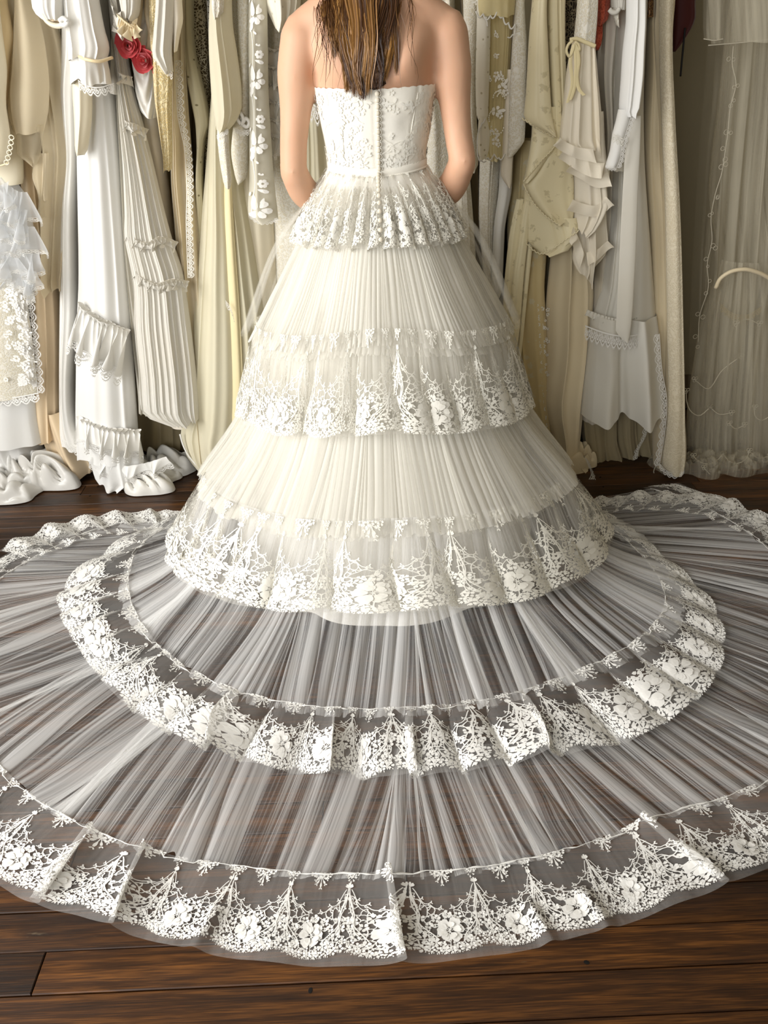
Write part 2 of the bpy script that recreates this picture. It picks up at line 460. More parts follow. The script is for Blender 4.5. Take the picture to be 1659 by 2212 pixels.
skin_m, nt, out = new_mat('skin')
p = nd(nt, 'ShaderNodeBsdfPrincipled')
c = mixcol(nt, noise_n(nt, uvscaled(nt, 9, 9, True), 1.0, 3.0), srgb(214, 166, 134), srgb(224, 180, 150))
spots = nd(nt, 'ShaderNodeTexVoronoi', feature='F1'); nt.links.new(uvscaled(nt, 17, 17, True), spots.inputs['Vector']); spots.inputs['Scale'].default_value = 1.0
c = mixcol(nt, maprange(nt, spots.outputs[0], 0.02, 0.035, 0.55, 0.0), c, srgb(120, 70, 50))
nt.links.new(c, p.inputs['Base Color'])
setin(p, Roughness=0.5); p.inputs['Specular IOR Level'].default_value = 0.3
p.inputs['Subsurface Weight'].default_value = 0.18; p.inputs['Subsurface Radius'].default_value = (0.012, 0.005, 0.003); p.inputs['Subsurface Scale'].default_value = 0.6
nt.links.new(p.outputs[0], out.inputs[0])

def capsule_chain(pts, rad, ns=20, n=28):
    P = catmull(pts, n); d = np.linspace(0, 1, n)
    rr = cint(d, np.linspace(0, 1, len(rad)), rad)
    # rounded ends
    P = np.vstack([P[0] - (P[1] - P[0]) / np.linalg.norm(P[1] - P[0]) * rr[0] * np.array([[.95], [.7]]), P, P[-1] + (P[-1] - P[-2]) / np.linalg.norm(P[-1] - P[-2]) * rr[-1] * np.array([[.7], [.95]])])
    rr = np.r_[rr[0] * .3, rr[0] * .72, rr, rr[-1] * .72, rr[-1] * .3]
    return tube_geo(P, rr, ns)
def ellipsoid(c, r, nu=24, nv=16):
    u = np.linspace(0, 2 * np.pi, nu, endpoint=False); v = np.linspace(0.06, np.pi - 0.06, nv)
    V = np.stack([c[0] + r[0] * np.sin(v)[:, None] * np.cos(u), c[1] + r[1] * np.sin(v)[:, None] * np.sin(u), c[2] + r[2] * np.cos(v)[:, None] + 0 * u], -1).reshape(-1, 3)
    F = grid_faces(nv, nu, True); o = len(V); V = np.vstack([V, (c[0], c[1], c[2] + r[2]), (c[0], c[1], c[2] - r[2])])
    k = np.arange(nu)
    return V, [F, np.vstack([np.stack([np.full(nu, o), (k + 1) % nu, k], -1), np.stack([np.full(nu, o + 1), (nv - 1) * nu + k, (nv - 1) * nu + (k + 1) % nu], -1)])]
def build_body(root):
    parts = []
    zz = np.linspace(0.72, 1.425, 44); ph = np.linspace(-np.pi, np.pi, 64, endpoint=False)
    Z, PH = np.meshgrid(zz, ph, indexing='ij')
    V = trunk(Z, PH).reshape(-1, 3)
    F = grid_faces(44, 64, True); o = len(V); k = np.arange(64)
    V = np.vstack([V, (BX, BY, 0.72), (BX, BY, 1.425)])
    parts.append((V, [F, np.vstack([np.stack([np.full(64, o), (k + 1) % 64, k], -1), np.stack([np.full(64, o + 1), 43 * 64 + k, 43 * 64 + (k + 1) % 64], -1)])]))
    parts.append(capsule_chain([(BX, 1.995, 1.36), (BX, 2.0, 1.44), (BX, 1.985, 1.51)], (.062, .052, .050)))
    parts.append(ellipsoid((BX, 1.985, 1.605), (.074, .094, .112)))
    parts.append(ellipsoid((BX, 2.015, 1.55), (.052, .068, .065)))
    parts.append(ellipsoid((BX, 2.082, 1.585), (.013, .016, .020)))                       # nose
    for s in (-1, 1):
        parts.append(ellipsoid((BX + s * .075, 1.985, 1.59), (.010, .020, .032)))           # ears
        parts.append(ellipsoid((BX + s * .058, 2.085, 1.235), (.055, .045, .05)))           # bust
        sx = -0.163 if s < 0 else 0.168; ex = -0.203 if s < 0 else 0.208
        # trapezius and shoulder
        parts.append(capsule_chain([(BX + s * .02, 1.985, 1.42), (BX + s * .09, 1.982, 1.382), (BX + s * .155, 1.99, 1.352)], (.05, .044, .036)))
        ez = 1.058 if s < 0 else 1.068
        sh = (BX + sx, 1.99, 1.335); um = (BX + s * .186, 1.985, 1.20); el = (BX + ex, 1.968, ez)
        wr = (BX + s * .085, 2.155, .945)
        parts.append(capsule_chain([sh, (BX + s * .178, 1.987, 1.265), um, (BX + s * .199, 1.977, 1.11), el], (.046, .046, .0385, .0335, .0325)))
        parts.append(capsule_chain([el, (BX + s * .185, 2.02, 1.005), (BX + s * .14, 2.10, .965), wr], (.0335, .0375, .029, .022)))
        # hand: palm and five fingers folded over the other hand
        pc = np.array(wr); pal = pc + np.array([-s * .045, .03, -.03])
        parts.append(ellipsoid(tuple(pal), (.042, .018, .036)))
        for q, ln in enumerate((.060, .070, .074, .066, .052)):
            if q == 0:
                a = pc + np.array([-s * .02, .005, .012]); b = a + np.array([-s * .035, .018, .012]); c_ = b + np.array([-s * .025, .012, -.004])
            else:
                a = pal + np.array([-s * .030, .004 + .004 * (q - 1), .024 - .017 * (q - 1)]); b = a + np.array([-s * ln * .55, .010, -.006]); c_ = b + np.array([-s * ln * .35, -.018, -.012])
            parts.append(capsule_chain([a, b, c_], (.0095, .009, .0075), 10, 10))
        # legs
        parts.append(capsule_chain([(BX + s * .075, 2.0, .80), (BX + s * .085, 2.0, .62), (BX + s * .08, 2.005, .46), (BX + s * .078, 1.99, .32), (BX + s * .072, 2.0, .07)], (.088, .078, .052, .052, .034)))
        parts.append(capsule_chain([(BX + s * .075, 1.985, .035), (BX + s * .085, 2.06, .032), (BX + s * .092, 2.14, .026)], (.030, .030, .022)))
    V, F = join_geo(parts)
    o = mk('body', V, F, skin_m, root)
    md = o.modifiers.new('r', 'REMESH'); md.mode = 'VOXEL'; md.voxel_size = 0.0065; md.use_smooth_shade = True
    ms = o.modifiers.new('s', 'SMOOTH'); ms.factor = 0.5; ms.iterations = 9
    dg = bpy.context.evaluated_depsgraph_get()
    me = bpy.data.meshes.new_from_object(o.evaluated_get(dg))
    o.modifiers.clear(); old = o.data; o.data = me; bpy.data.meshes.remove(old); me.name = 'body'
    if not me.materials: me.materials.append(skin_m)
    n = len(me.vertices); A = np.empty(n * 3, np.float32); me.vertices.foreach_get('co', A); A = A.reshape(-1, 3) + ORIGIN[root.name]
    x, y, z = A[:, 0] - BX, A[:, 1], A[:, 2]
    back = sstep(1.985, 1.94, y)
    g = lambda cx, cz, sx, sz, rot=0: np.exp(-(((x - cx) * math.cos(rot) + (z - cz) * math.sin(rot)) / sx) ** 2 - ((-(x - cx) * math.sin(rot) + (z - cz) * math.cos(rot)) / sz) ** 2)
    dy = np.zeros(n)
    for s in (-1, 1):
        dy -= .019 * g(s * .088, 1.285, .032, .055, -s * .35)        # shoulder blades
        dy -= .005 * g(s * .060, 1.272, .016, .05, -s * .3)          # their inner edges
        dy += .010 * g(s * .128, 1.255, .02, .05)
        dy -= .004 * g(s * .035, 1.20, .022, .12)                     # muscles along the spine
    dy += .011 * np.exp(-(x / .015) ** 2) * sstep(1.42, 1.34, z) * sstep(0.98, 1.06, z)  # the furrow of the spine
    A[:, 1] += dy * back * sstep(1.222, 1.25, z)
    me.vertices.foreach_set('co', (A - ORIGIN[root.name]).astype(np.float32).ravel())
    me.polygons.foreach_set('use_smooth', np.ones(len(me.polygons), bool)); me.update()
    return o
person = thing('person', 'person seen from behind with long brown hair, bare shoulders and arms bent forward', 'person', (BX, BY, 0))
build_body(person)

# hair: ribbons in pointed locks, falling down the back
hair_m, nt, out = new_mat('hair')
p = nd(nt, 'ShaderNodeBsdfPrincipled')
at = nd(nt, 'ShaderNodeAttribute', attribute_name='tint')
cr = nd(nt, 'ShaderNodeValToRGB'); nt.links.new(at.outputs['Fac'], cr.inputs[0])
cr.color_ramp.elements[0].color = (*srgb(34, 19, 9), 1); cr.color_ramp.elements[1].color = (*srgb(184, 134, 70), 1)
k = cr.color_ramp.elements.new(0.45); k.color = (*srgb(84, 50, 22), 1)
nt.links.new(cr.outputs[0], p.inputs['Base Color']); setin(p, Roughness=0.38); p.inputs['Specular IOR Level'].default_value = 0.45
nt.links.new(p.outputs[0], out.inputs[0])
def build_hair(root):
    R = np.random.RandomState(5); parts = []; tints = []
    def back_y(x, z):
        rx = np.interp(z, TR[:, 0], TR[:, 1]); rb = np.interp(z, TR[:, 0], TR[:, 2])
        q = np.clip(np.abs(x) / (rx * 1.02), 0, 1)
        y = 2.0 - rb * np.sqrt(1 - q ** 2.2)
        # nape and head above the shoulders
        return y * sstep(1.46, 1.40, z) + (1.985 - .09 * np.sqrt(np.clip(1 - (x / .085) ** 2, 0, 1)) * (.55 + .45 * sstep(1.44, 1.55, z))) * (1 - sstep(1.46, 1.40, z))
    def strand(pts, w, tint, lay):
        n = len(pts); d = np.linspace(0, 1, n)
        ww = w * np.minimum(1, (1 - d) * 5 + .25) * np.minimum(1, d * 8 + .5)
        T = np.gradient(pts, axis=0); T /= np.linalg.norm(T, axis=1)[:, None]
        side = np.cross(T, [0, -1, 0]); side /= np.linalg.norm(side, axis=1)[:, None] + 1e-9
        a = R.uniform(-.7, .7); nrm = np.cross(side, T)
        side = side * math.cos(a) + nrm * math.sin(a)
        V = np.empty((n, 2, 3)); V[:, 0] = pts - side * ww[:, None]; V[:, 1] = pts + side * ww[:, None]
        parts.append((V.reshape(-1, 3), grid_faces(n, 2))); tints.append(np.repeat(tint + .20 * d + .05 * R.randn(), 2) + 0 * np.repeat(d, 2))
    locks = []
    for i in range(64):
        u = (i + .5) / 64 + R.uniform(-.01, .01)
        x0 = -.092 + .165 * u
        # tips: longest in the middle
        zt = 1.268 - .052 * math.sin(math.pi * min(1, max(0, u)) ** 0.9) + R.uniform(-.016, .05) + (.04 if u < .12 or u > .93 else 0)
        x1 = -.080 + .138 * u + R.uniform(-.016, .016)
        locks.append((x0, x1, zt, R.uniform(.05, .62), R.uniform(0, 6.28), R.uniform(.003, .010)))
    for li, (x0, x1, zt, tint, phs, amp) in enumerate(locks):
        lay = R.uniform(.004, .030)
        for k in range(46):
            n = 17; d = np.linspace(0, 1, n)
            o = R.randn() * .0085; f = R.uniform(.12, .6)
            z = 1.66 + (zt + abs(R.randn()) * .014 - 1.66) * d
            spread = o * (1 - (1 - f) * sstep(.55, 1, d)) * (1.25 - .4 * d)
            x = x0 * .55 * (1 - sstep(0, .35, d)) + (x0 + (x1 - x0) * d ** 1.4) * sstep(0, .35, d) + spread + amp * np.sin(phs + 15 * d + R.uniform(-.35, .35)) * sstep(.3, .8, d)
            y = back_y(x, z) - lay * (1 - .45 * d) - .004 - R.uniform(0, .007) - .010 * np.exp(-((x + .01) / .07) ** 2) * (1 - .6 * d) + .002 * np.sin(9 * d + phs * 2)
            strand(np.stack([BX - .012 + x, y, z], -1), R.uniform(.0006, .0014), tint + R.uniform(-.12, .12), lay)
    for k in range(70):      # flyaway strands at the two sides
        n = 22; d = np.linspace(0, 1, n); s = -1 if k < 56 else 1
        x0 = s * R.uniform(.070, .096); z = 1.62 + (R.uniform(1.22, 1.36) - 1.62) * d
        x = x0 + s * R.uniform(-.02, .03) * d ** 2 + R.uniform(.004, .012) * np.sin(R.uniform(0, 6) + R.uniform(9, 22) * d) * d
        y = back_y(x, z) - .026 - R.uniform(0, .012)
        strand(np.stack([BX - .012 + x, y, z], -1), R.uniform(.0004, .0008), R.uniform(.1, .45), 0)
    # under-layer that carries the locks: a close cap down to mid back
    u = np.linspace(-1, 1, 34); dd = np.linspace(0, 1, 26); U, D = np.meshgrid(u, dd)
    z = 1.66 + (1.262 - .038 * (1 - U ** 2) - 1.66) * D; x = U * (.052 + .032 * sstep(0, .4, D) - .012 * D)
    y = back_y(x, z) - .0045
    parts.append((np.stack([BX - .018 + x, y, z], -1).reshape(-1, 3), grid_faces(26, 34))); tints.append(np.full(26 * 34, .12))
    # crown
    Vc, Fc = ellipsoid((BX, 1.972, 1.615), (.088, .098, .118)); keep = Vc[:, 1] < 2.06
    Fk = [f[np.all(keep[f], axis=1)] for f in Fc]
    parts.append((Vc, Fk)); tints.append(np.full(len(Vc), .3))
    V, F = join_geo(parts)
    mk('hair', V, F, hair_m, root, attr={'tint': np.clip(np.concatenate(tints), 0, 1)}, kind='stuff', label='long brown hair with golden ends')
build_hair(person)

# ------------------------------------------------------------------ lace pieces, drawn once as little meshes in a strip one scallop wide
class Lace:
    def __init__(self): self.V = []; self.F = []
    def add(self, v, f):
        o = len(self.V); self.V += [tuple(q) for q in v]; self.F += [tuple(i + o for i in q) for q in f]
    def petal(self, x, y, a, ln, wd, h=.004, n=7, cup=.5):
        c, s = math.cos(a), math.sin(a); pts = []
        for i in range(n):
            t = i / n * 2 * math.pi
            px = ln * (.52 - .5 * math.cos(t)); py = wd * .5 * math.sin(t) * (.45 + .75 * (px / ln))
            pts.append((x + px * c - py * s, y + px * s + py * c, h * (.55 + cup * (px / ln))))
        pts.append((x + .55 * ln * c, y + .55 * ln * s, h * .75))
        self.add(pts, [(i, (i + 1) % n, n) for i in range(n)])
    def flower(self, x, y, r, n=5, h=.003, a0=0.0, rn=random):
        for i in range(n):
            a = a0 + i * 2 * math.pi / n + rn.uniform(-.12, .12)
            self.petal(x + .22 * r * math.cos(a), y + .22 * r * math.sin(a), a, .80 * r, .86 * r, h, 6)
    def ribbon(self, pts, w, h=.002):
        P = np.array(pts, float); T = np.gradient(P, axis=0); T /= np.linalg.norm(T, axis=1)[:, None] + 1e-9
        N = np.stack([-T[:, 1], T[:, 0]], -1); v = []
        for p, q in zip(P, N):
            v += [(p[0] - q[0] * w / 2, p[1] - q[1] * w / 2, h), (p[0] + q[0] * w / 2, p[1] + q[1] * w / 2, h)]
        f = []
        for i in range(len(P) - 1): f += [(2 * i, 2 * i + 1, 2 * i + 2), (2 * i + 1, 2 * i + 3, 2 * i + 2)]
        self.add(v, f)
    def dot(self, x, y, r, h=.003, n=6):
        self.add([(x + r * math.cos(i * 6.283 / n), y + r * math.sin(i * 6.283 / n), h * .5) for i in range(n)] + [(x, y, h)], [(i, (i + 1) % n, n) for i in range(n)])
    def net(self, pts, w, rn, kmax=3, dmax=.2, h=.0012):
        P = np.array(pts); done = set()
        for i in range(len(P)):
            d = np.linalg.norm(P - P[i], axis=1); o = np.argsort(d)[1:1 + kmax]
            for j in o:
                j = int(j)
                if d[j] < dmax and (min(i, j), max(i, j)) not in done:
                    done.add((min(i, j), max(i, j)))
                    m = (P[i] + P[j]) / 2 + np.array([rn.uniform(-1, 1), rn.uniform(-1, 1)]) * d[j] * .15
                    self.ribbon([P[i], m, P[j]], w * rn.uniform(.8, 1.5), h)
    def arrays(self): return np.array(self.V, float), np.array(self.F, int)
def scallop(x):                 # lower edge of the lace, x in 0..1
    return .125 * (1 - abs(math.sin(math.pi * ((x + .0) % 1.0))) ** .8)
def sub(x): return .5 + .5 * math.cos(2 * math.pi * x)
def env(x, top):                # upper outline of the worked part: peaks between scallops, open net in the valleys
    d = min(x % 1.0, 1 - x % 1.0)
    return top * (.50 + .07 * (1 - d * 2) + .24 * math.exp(-(d / .13) ** 2) + .045 * math.exp(-((d - .24) / .06) ** 2))
def motif(seed, HT=1.25, dense=1.0):
    """one repeat of the guipure edging: flowered scallop, a rose (kept apart), peaked scrollwork between scallops, sprigs under the seam.
    HT = height of the strip in scallop widths."""
    rn = random.Random(seed); A = Lace(); B = Lace()
    top = HT
    n = 11
    for i in range(n):                                             # edge: picots, small flowers shoulder to shoulder
        x = (i + .5) / n; y = scallop(x) + .045
        A.flower(x, y, .056 * rn.uniform(.85, 1.15), 5, .0022, rn.uniform(0, 6), rn)
        if i % 2 == 0: A.flower(x + .03, y + .095 * rn.uniform(.9, 1.2), .050, 5, .002, rn.uniform(0, 6), rn)
        for q in (-.03, .0, .03):
            A.petal(x + q, y - .035, -math.pi / 2 + rn.uniform(-.5, .5), .032, .018, .0012, 4)
    # rose of the scallop: two whorls of notched petals round open stamens
    rx, ry, rr = .5 + rn.uniform(-.06, .06), .36 + rn.uniform(-.03, .03), .20
    for ring, (k, sc, h, wd) in enumerate(((6, 1.0, .0030, .62), (5, .64, .0050, .62))):
        for i in range(k):
            a = i * 6.283 / k + ring * .5 + rn.uniform(-.15, .15); L0 = rr * sc * rn.uniform(.74, 1.0)
            for da in (-.24, .22):
                B.petal(rx + .20 * rr * math.cos(a), ry + .20 * rr * math.sin(a), a + da, L0 * rn.uniform(.86, 1.0), rr * wd * sc, h + .0006 * (da > 0), 8)
    for i in range(7): B.ribbon([(rx, ry), (rx + rr * .22 * math.cos(i * .9), ry + rr * .22 * math.sin(i * .9))], .008, .0058)
    for a in np.linspace(0, 6.283, 11)[:-1]:                       # leaves round it
        a += rn.uniform(-.25, .25)
        x, y = rx + rr * 1.12 * math.cos(a), ry + rr * 1.06 * math.sin(a)
        A.petal(x, y, a + rn.uniform(-.9, .9), .09, .045, .0018, 6)
    sp = [(.13, .30), (.87, .31), (.22, .45), (.79, .46), (.28, .19), (.72, .19), (.34, .58), (.66, .58), (.05, .44), (.95, .44), (.5, .60), (.16, .17), (.85, .16), (.02, .56), (.98, .57), (.12, .56), (.88, .57)]
    for x, y in sp:
        A.flower(x + rn.uniform(-.02, .02), y * (.9 + .1 * top / 1.25) + rn.uniform(-.02, .02), .066 * rn.uniform(.8, 1.15), 5, .0022, rn.uniform(0, 6), rn)
    for side in (-1, 1):                                           # beaded double ribbons sweep up to the peak between two scallops
        cx = 0.0 if side > 0 else 1.0
        X = lambda d: cx + side * d
        pk = top * .80
        for k, (w0, y0, w) in enumerate(((.30, .24, .016), (.245, .27, .014), (.15, .30, .012))):
            pts = []
            for q in np.linspace(0, 1, 16):
                d = w0 * (1 - q) ** (1.5 - .3 * k) * (.75 + .25 * math.cos(q * 9 + k)) + .012 * (1 - q)
                pts.append((X(d), y0 + (pk * (1 - .07 * k) - y0) * q))
            A.ribbon(pts, w, .0030)
        for q in np.linspace(.05, .85, 9):
            A.dot(X(.272 * (1 - q) ** 1.4 * (.75 + .25 * math.cos(q * 9 + .5)) + .012), .255 + (pk - .28) * q, .0105, .0025, 5)
        # scrolled outline with curls on its shoulders
        A.ribbon([(X(d), env(d, top) - .01) for d in np.linspace(.03, .46, 15)], .013, .0026)
        for (dx, s0) in ((.26, .045), (.13, .04), (.40, .035)):
            yb = env(dx, top) - .015
            A.ribbon([(X(dx + s0 * (1 - k / 9 * .8) * math.cos(.3 + k * .62)), yb + s0 * (1 - k / 9 * .8) * math.sin(.3 + k * .62)) for k in range(9)], .013, .0028)
            A.petal(X(dx + .01), yb + s0 * .6, 1.57 - side * .4, .05, .026, .0024, 5)
        A.flower(X(.02), pk * .84, .042, 5, .0026, 0, rn)
        A.flower(X(.05), pk * .70, .046, 5, .0026, 1, rn)
        for k, a in enumerate((1.57, 1.05, .55)):
            A.petal(X(.0), pk + .006 * k, a if side > 0 else math.pi - a, .095 - .016 * k, .036, .0025, 7)
    pts = []                                                       # network of bars with tiny leaves
    for _ in range(int(420 * dense)):
        x = rn.random(); y = rn.uniform(scallop(x) + .02, env(x, top) - .02)
        if all((x - a) ** 2 + (y - b) ** 2 > .0022 for a, b in pts): pts.append((x, y))
    A.net(pts, .0115, rn, 3, .11)
    for x, y in pts[::2]: A.petal(x, y, rn.uniform(0, 6.28), .042, .026, .0016, 4)
    for sx in (.5, .02) if top > 1.1 else (.5,):                   # sprigs hanging from the seam
        y0 = top * .985
        sc = (1.0 if sx == .5 else .55) * rn.uniform(.85, 1.1)
        for k in range(5): A.flower(sx + (k - 2) * .075 * sc + rn.uniform(-.01, .01), y0 - .01 - .03 * (k % 2), .062 * sc, 5, .0024, k, rn)
        for k, (a, ln) in enumerate(((-1.57, .2), (-1.1, .15), (-2.05, .15), (-.5, .11), (-2.6, .11))):
            a += rn.uniform(-.2, .2)
            A.ribbon([(sx, y0 - .05), (sx + .5 * ln * sc * math.cos(a), y0 - .06 * sc + .5 * ln * sc * math.sin(a))], .012, .002)
            A.petal(sx + .4 * ln * math.cos(a), y0 - .06 * sc + .4 * ln * math.sin(a), a, ln * .6 * sc, .045 * sc, .0022, 7)
            A.petal(sx + ln * sc * math.cos(a), y0 - .06 * sc + ln * sc * math.sin(a), a + .6, .05 * sc, .03 * sc, .0022, 5)
            A.petal(sx + ln * sc * math.cos(a), y0 - .06 * sc + ln * sc * math.sin(a), a - .6, .05 * sc, .03 * sc, .0022, 5)
    return A.arrays(), B.arrays()

lace_m = simple('guipure_lace', srgb(250, 248, 243), 0.85, 0.15, sheen=0.1, transl=0.22)
lace_cream_m = simple('corded_lace', srgb(249, 246, 236), 0.8, 0.2, sheen=0.15, transl=0.15)

# ------------------------------------------------------------------ the wedding dress
dress = thing('wedding_dress', 'strapless white lace and tulle wedding dress with tiers and round train, worn by the person', 'dress', (BX, BY, 0))

def sym(d):
    "table over |angle|: {deg: (r, z)} -> arrays over -180..180"
    k = sorted(d); ks = [-a for a in reversed(k) if a > 0] + k
    return np.array(ks, float), np.array([d[abs(a)][0] for a in ks]), np.array([d[abs(a)][1] for a in ks])
def lr(d):
    k = sorted(d); return np.array(k, float), np.array([d[a][0] for a in k]), np.array([d[a][1] for a in k])
def surf(curves, cx=BX, tk=None):
    K = len(curves); tk = np.linspace(0, 1, K) if tk is None else np.asarray(tk, float)
    def B(th, t):
        th, t = np.broadcast_arrays(np.asarray(th, float), np.asarray(t, float))
        th = np.where(th > 180, th - 360, th); R = np.stack([cint(th, c[0], c[1]) for c in curves]); Z = np.stack([cint(th, c[0], c[2]) for c in curves])
        if K == 2:
            r = R[0] + (R[1] - R[0]) * t; z = Z[0] + (Z[1] - Z[0]) * t
        else:
            m = lambda A: np.gradient(A, tk, axis=0)
            i = np.clip(np.searchsorted(tk, t, side='right') - 1, 0, K - 2)
            h = tk[i + 1] - tk[i]; u = (t - tk[i]) / h
            def her(A):
                M = m(A); g = lambda X, j: np.take_along_axis(X.reshape(K, -1), j.reshape(1, -1), 0).reshape(t.shape)
                return (1 + 2 * u) * (1 - u) ** 2 * g(A, i) + u * (1 - u) ** 2 * h * g(M, i) + u * u * (3 - 2 * u) * g(A, i + 1) + u * u * (u - 1) * h * g(M, i + 1)
            r = her(R); z = her(Z)
        a = np.radians(th)
        return np.stack([cx + r * np.sin(a), BY - r * np.cos(a), z], -1)
    return B
def normal(B, th, t):
    e = 0.4; f = 0.02
    du = B(th + e, t) - B(th - e, t); dv = B(th, np.clip(t + f, 0, 1)) - B(th, np.clip(t - f, 0, 1))
    n = np.cross(dv, du); n /= np.linalg.norm(n, axis=-1)[..., None] + 1e-12
    return n
def folded(B, seed, pitch, k0, k1, b0, b1, var=1.0, bundle=0.0, bp=9.0, drift=.6, zmin=None, ridges=(), broad=0.0):
    """cloth with gathered folds laid over the surface B: folds of the given pitch (degrees) that double back on themselves where k > 1;
    k and the depth b (metres) run from the top to the bottom; bundle gathers the pleats into bunches that fan out towards the hem."""
    n1, n2, n3, n4 = Noise1(seed), Noise1(seed + 1), Noise1(seed + 2), Noise2(seed + 3)
    def S(th, t):
        th, t = np.broadcast_arrays(np.asarray(th, float), np.asarray(t, float))
        ph = 2 * np.pi * th / pitch + 5.0 * n1(th / (pitch * 2.6) + 50)
        a = (1 - var + 2 * var * n2(th / (pitch * 1.9) + 80))
        wob = drift * 3 * (n4(th / (pitch * 3) + 40, t * 2.5) - .5)
        kk = (k0 + (k1 - k0) * t) * a; bb = (b0 + (b1 - b0) * t) * (.35 + .65 * a)
        bw = bundle * bp * (n3(th / bp + 60) - .5) * 2 * (1.0 - .75 * t)
        for (rt, wdt, hgt, sk, t0, t1) in ridges:                  # pinched folds: the cloth doubles back on itself there
            d = (th - rt - sk * t) / wdt
            bw = bw - 1.9 * wdt * d * np.exp(-d * d) * sstep(t0, t0 + .25, t) * (hgt > .02)
        thw = th + bw + kk * pitch / (2 * np.pi) * np.sin(ph + wob)
        P = B(thw, t); N = normal(B, thw, t)
        P = P + N * (broad * (.25 + .75 * t) * (n3(th / 13 + 200) - .5) * 2)[..., None]
        P = P + N * (bb * np.cos(ph + wob * 1.3))[..., None]
        for (rt, wdt, hgt, sk, t0, t1) in ridges:                  # single pinched folds that stand up off the cloth
            d = (th - rt - sk * t) / wdt
            P = P + N * (hgt * np.exp(-d * d) * sstep(t0, t0 + .25, t) * (1 - sstep(t1 - .02, t1 + .15, t)))[..., None]
        if zmin is not None: P[..., 2] = np.maximum(P[..., 2], zmin + 0.0015 * np.cos(ph))
        return P, N
    return S
def sheet(name, S, th0, th1, nc, nr, mat, parent, jag=0.0, seed=0, ttop=0.0, tbot=1.0, rad=0.5, vlen=0.5, kind=None, label=None):
    th = np.linspace(th0, th1, nc); t = np.linspace(ttop, tbot, nr)
    T, TH = np.meshgrid(t, th, indexing='ij')
    if jag:
        j = jag * (Noise1(seed + 9)(th * 3.1 + 600) - .5) + jag * .7 * (Noise1(seed + 8)(th * .7 + 600) - .5)
        T = T + j[None, :] * sstep(.55, 1, (T - ttop) / (tbot - ttop))
        T = np.clip(T, 0, 1)
    P, N = S(TH, T)
    uv = np.stack([np.radians(TH) * rad, T * vlen], -1).reshape(-1, 2)
    return mk(name, P.reshape(-1, 3), grid_faces(nr, nc), mat, parent, uv=uv, kind=kind, label=label)
MOTIFS = {}
def get_motifs(HT, dense=1.0):
    key = round(HT, 2)
    if key not in MOTIFS: MOTIFS[key] = [motif(s, HT, dense) for s in (3, 8, 21)]
    return MOTIFS[key]
def lace_band(name, S, th0, th1, nrep, Hm, parent, net_mat, mat=None, tb=1.0, t0=0.0, HT=1.25, seed=0, roses=True, net_ext=0.0, ncol=40, lift=.0012, see=112):
    "a gathered lace flounce: a sheer net ground, its guipure pieces as geometry, each scallop's rose a piece of its own"
    mat = mat or lace_m
    R = random.Random(seed); ms = get_motifs(HT)
    step = (th1 - th0) / nrep
    ground = sheet(name, S, th0, th1, nrep * ncol, 16, net_mat, parent, ttop=t0, tbot=min(1.0, tb + net_ext), rad=.7, vlen=.2)
    Vs, Fs, o = [], [], 0; rosev = []
    for i in range(nrep):
        (V, F), (V2, F2) = ms[R.randrange(3)]
        flip = R.random() < .5; jx = R.uniform(-.03, .03)
        def put(V):
            x = (1 - V[:, 0]) if flip else V[:, 0]
            th = th0 + (i + x + jx) * step; t = tb - (tb - t0) * V[:, 1] / HT
            P, N = S(np.clip(th, th0, th1), np.clip(t, 0, 1))
            return P + N * (V[:, 2] * .9 + lift)[:, None]
        tc = th0 + (i + .5) * step
        if abs(tc) > see + step: continue
        Vs.append(put(V)); Fs.append(F + o); o += len(V)
        if roses: rosev.append((put(V2), F2))
        else: Vs.append(put(V2)); Fs.append(F2 + o); o += len(V2)
    mk('guipure_pattern', np.vstack(Vs), np.vstack(Fs), mat, ground, kind='stuff', smooth=False)
    for V, F in rosev: mk('lace_rose', V, F, mat, ground, smooth=False)
    return ground

t_up = tulle('ivory_tulle', srgb(250, 247, 238), 0.28, 0.66, 300)
t_low = tulle('white_tulle', srgb(250, 249, 247), 0.08, 0.62, 420)
t_train = tulle('train_tulle', srgb(250, 249, 247), 0.07, 0.60, 420)
t_over = tulle('sheer_overlay_tulle', srgb(248, 245, 236), 0.03, 0.16, 300)
t_net = tulle('net_ground', srgb(244, 240, 230), 0.20, 0.26, 200)
t_netf = tulle('fine_net_ground', srgb(236, 234, 230), 0.16, 0.24, 200)
lining_m = cloth('ivory_lining', srgb(247, 244, 236), 0.65, 0.2, transl=0.05)
bod_m, = (cloth('bodice_satin', srgb(247, 243, 232), 0.42, 0.3, crinkle=0.5, crinkle_scale=(26, 30), transl=0.03, spec=0.4),)

W0 = sym({0: (.088, 1.046), 45: (.104, 1.052), 90: (.122, 1.058), 135: (.112, 1.060), 180: (.095, 1.062)})
P1 = sym({0: (.190, .897), 45: (.205, .893), 90: (.222, .890), 135: (.185, .90), 180: (.150, .905)})
U2 = sym({0: (.165, .925), 45: (.18, .92), 90: (.195, .915), 135: (.165, .92), 180: (.14, .925)})
T2b = sym({0: (.292, .702), 45: (.335, .675), 90: (.355, .642), 135: (.29, .65), 180: (.20, .66)})
L2t = sym({0: (.278, .742), 45: (.318, .715), 90: (.335, .690), 135: (.27, .70), 180: (.19, .70)})
L2b = sym({0: (.372, .507), 45: (.395, .475), 90: (.408, .440), 135: (.34, .44), 180: (.22, .45)})
T3b = sym({0: (.525, .312), 45: (.545, .288), 70: (.560, .262), 95: (.545, .215), 120: (.44, .19), 150: (.30, .20), 180: (.25, .21)})
L3t = sym({0: (.500, .345), 45: (.520, .318), 70: (.530, .290), 95: (.510, .24), 120: (.41, .21), 150: (.29, .22), 180: (.24, .23)})
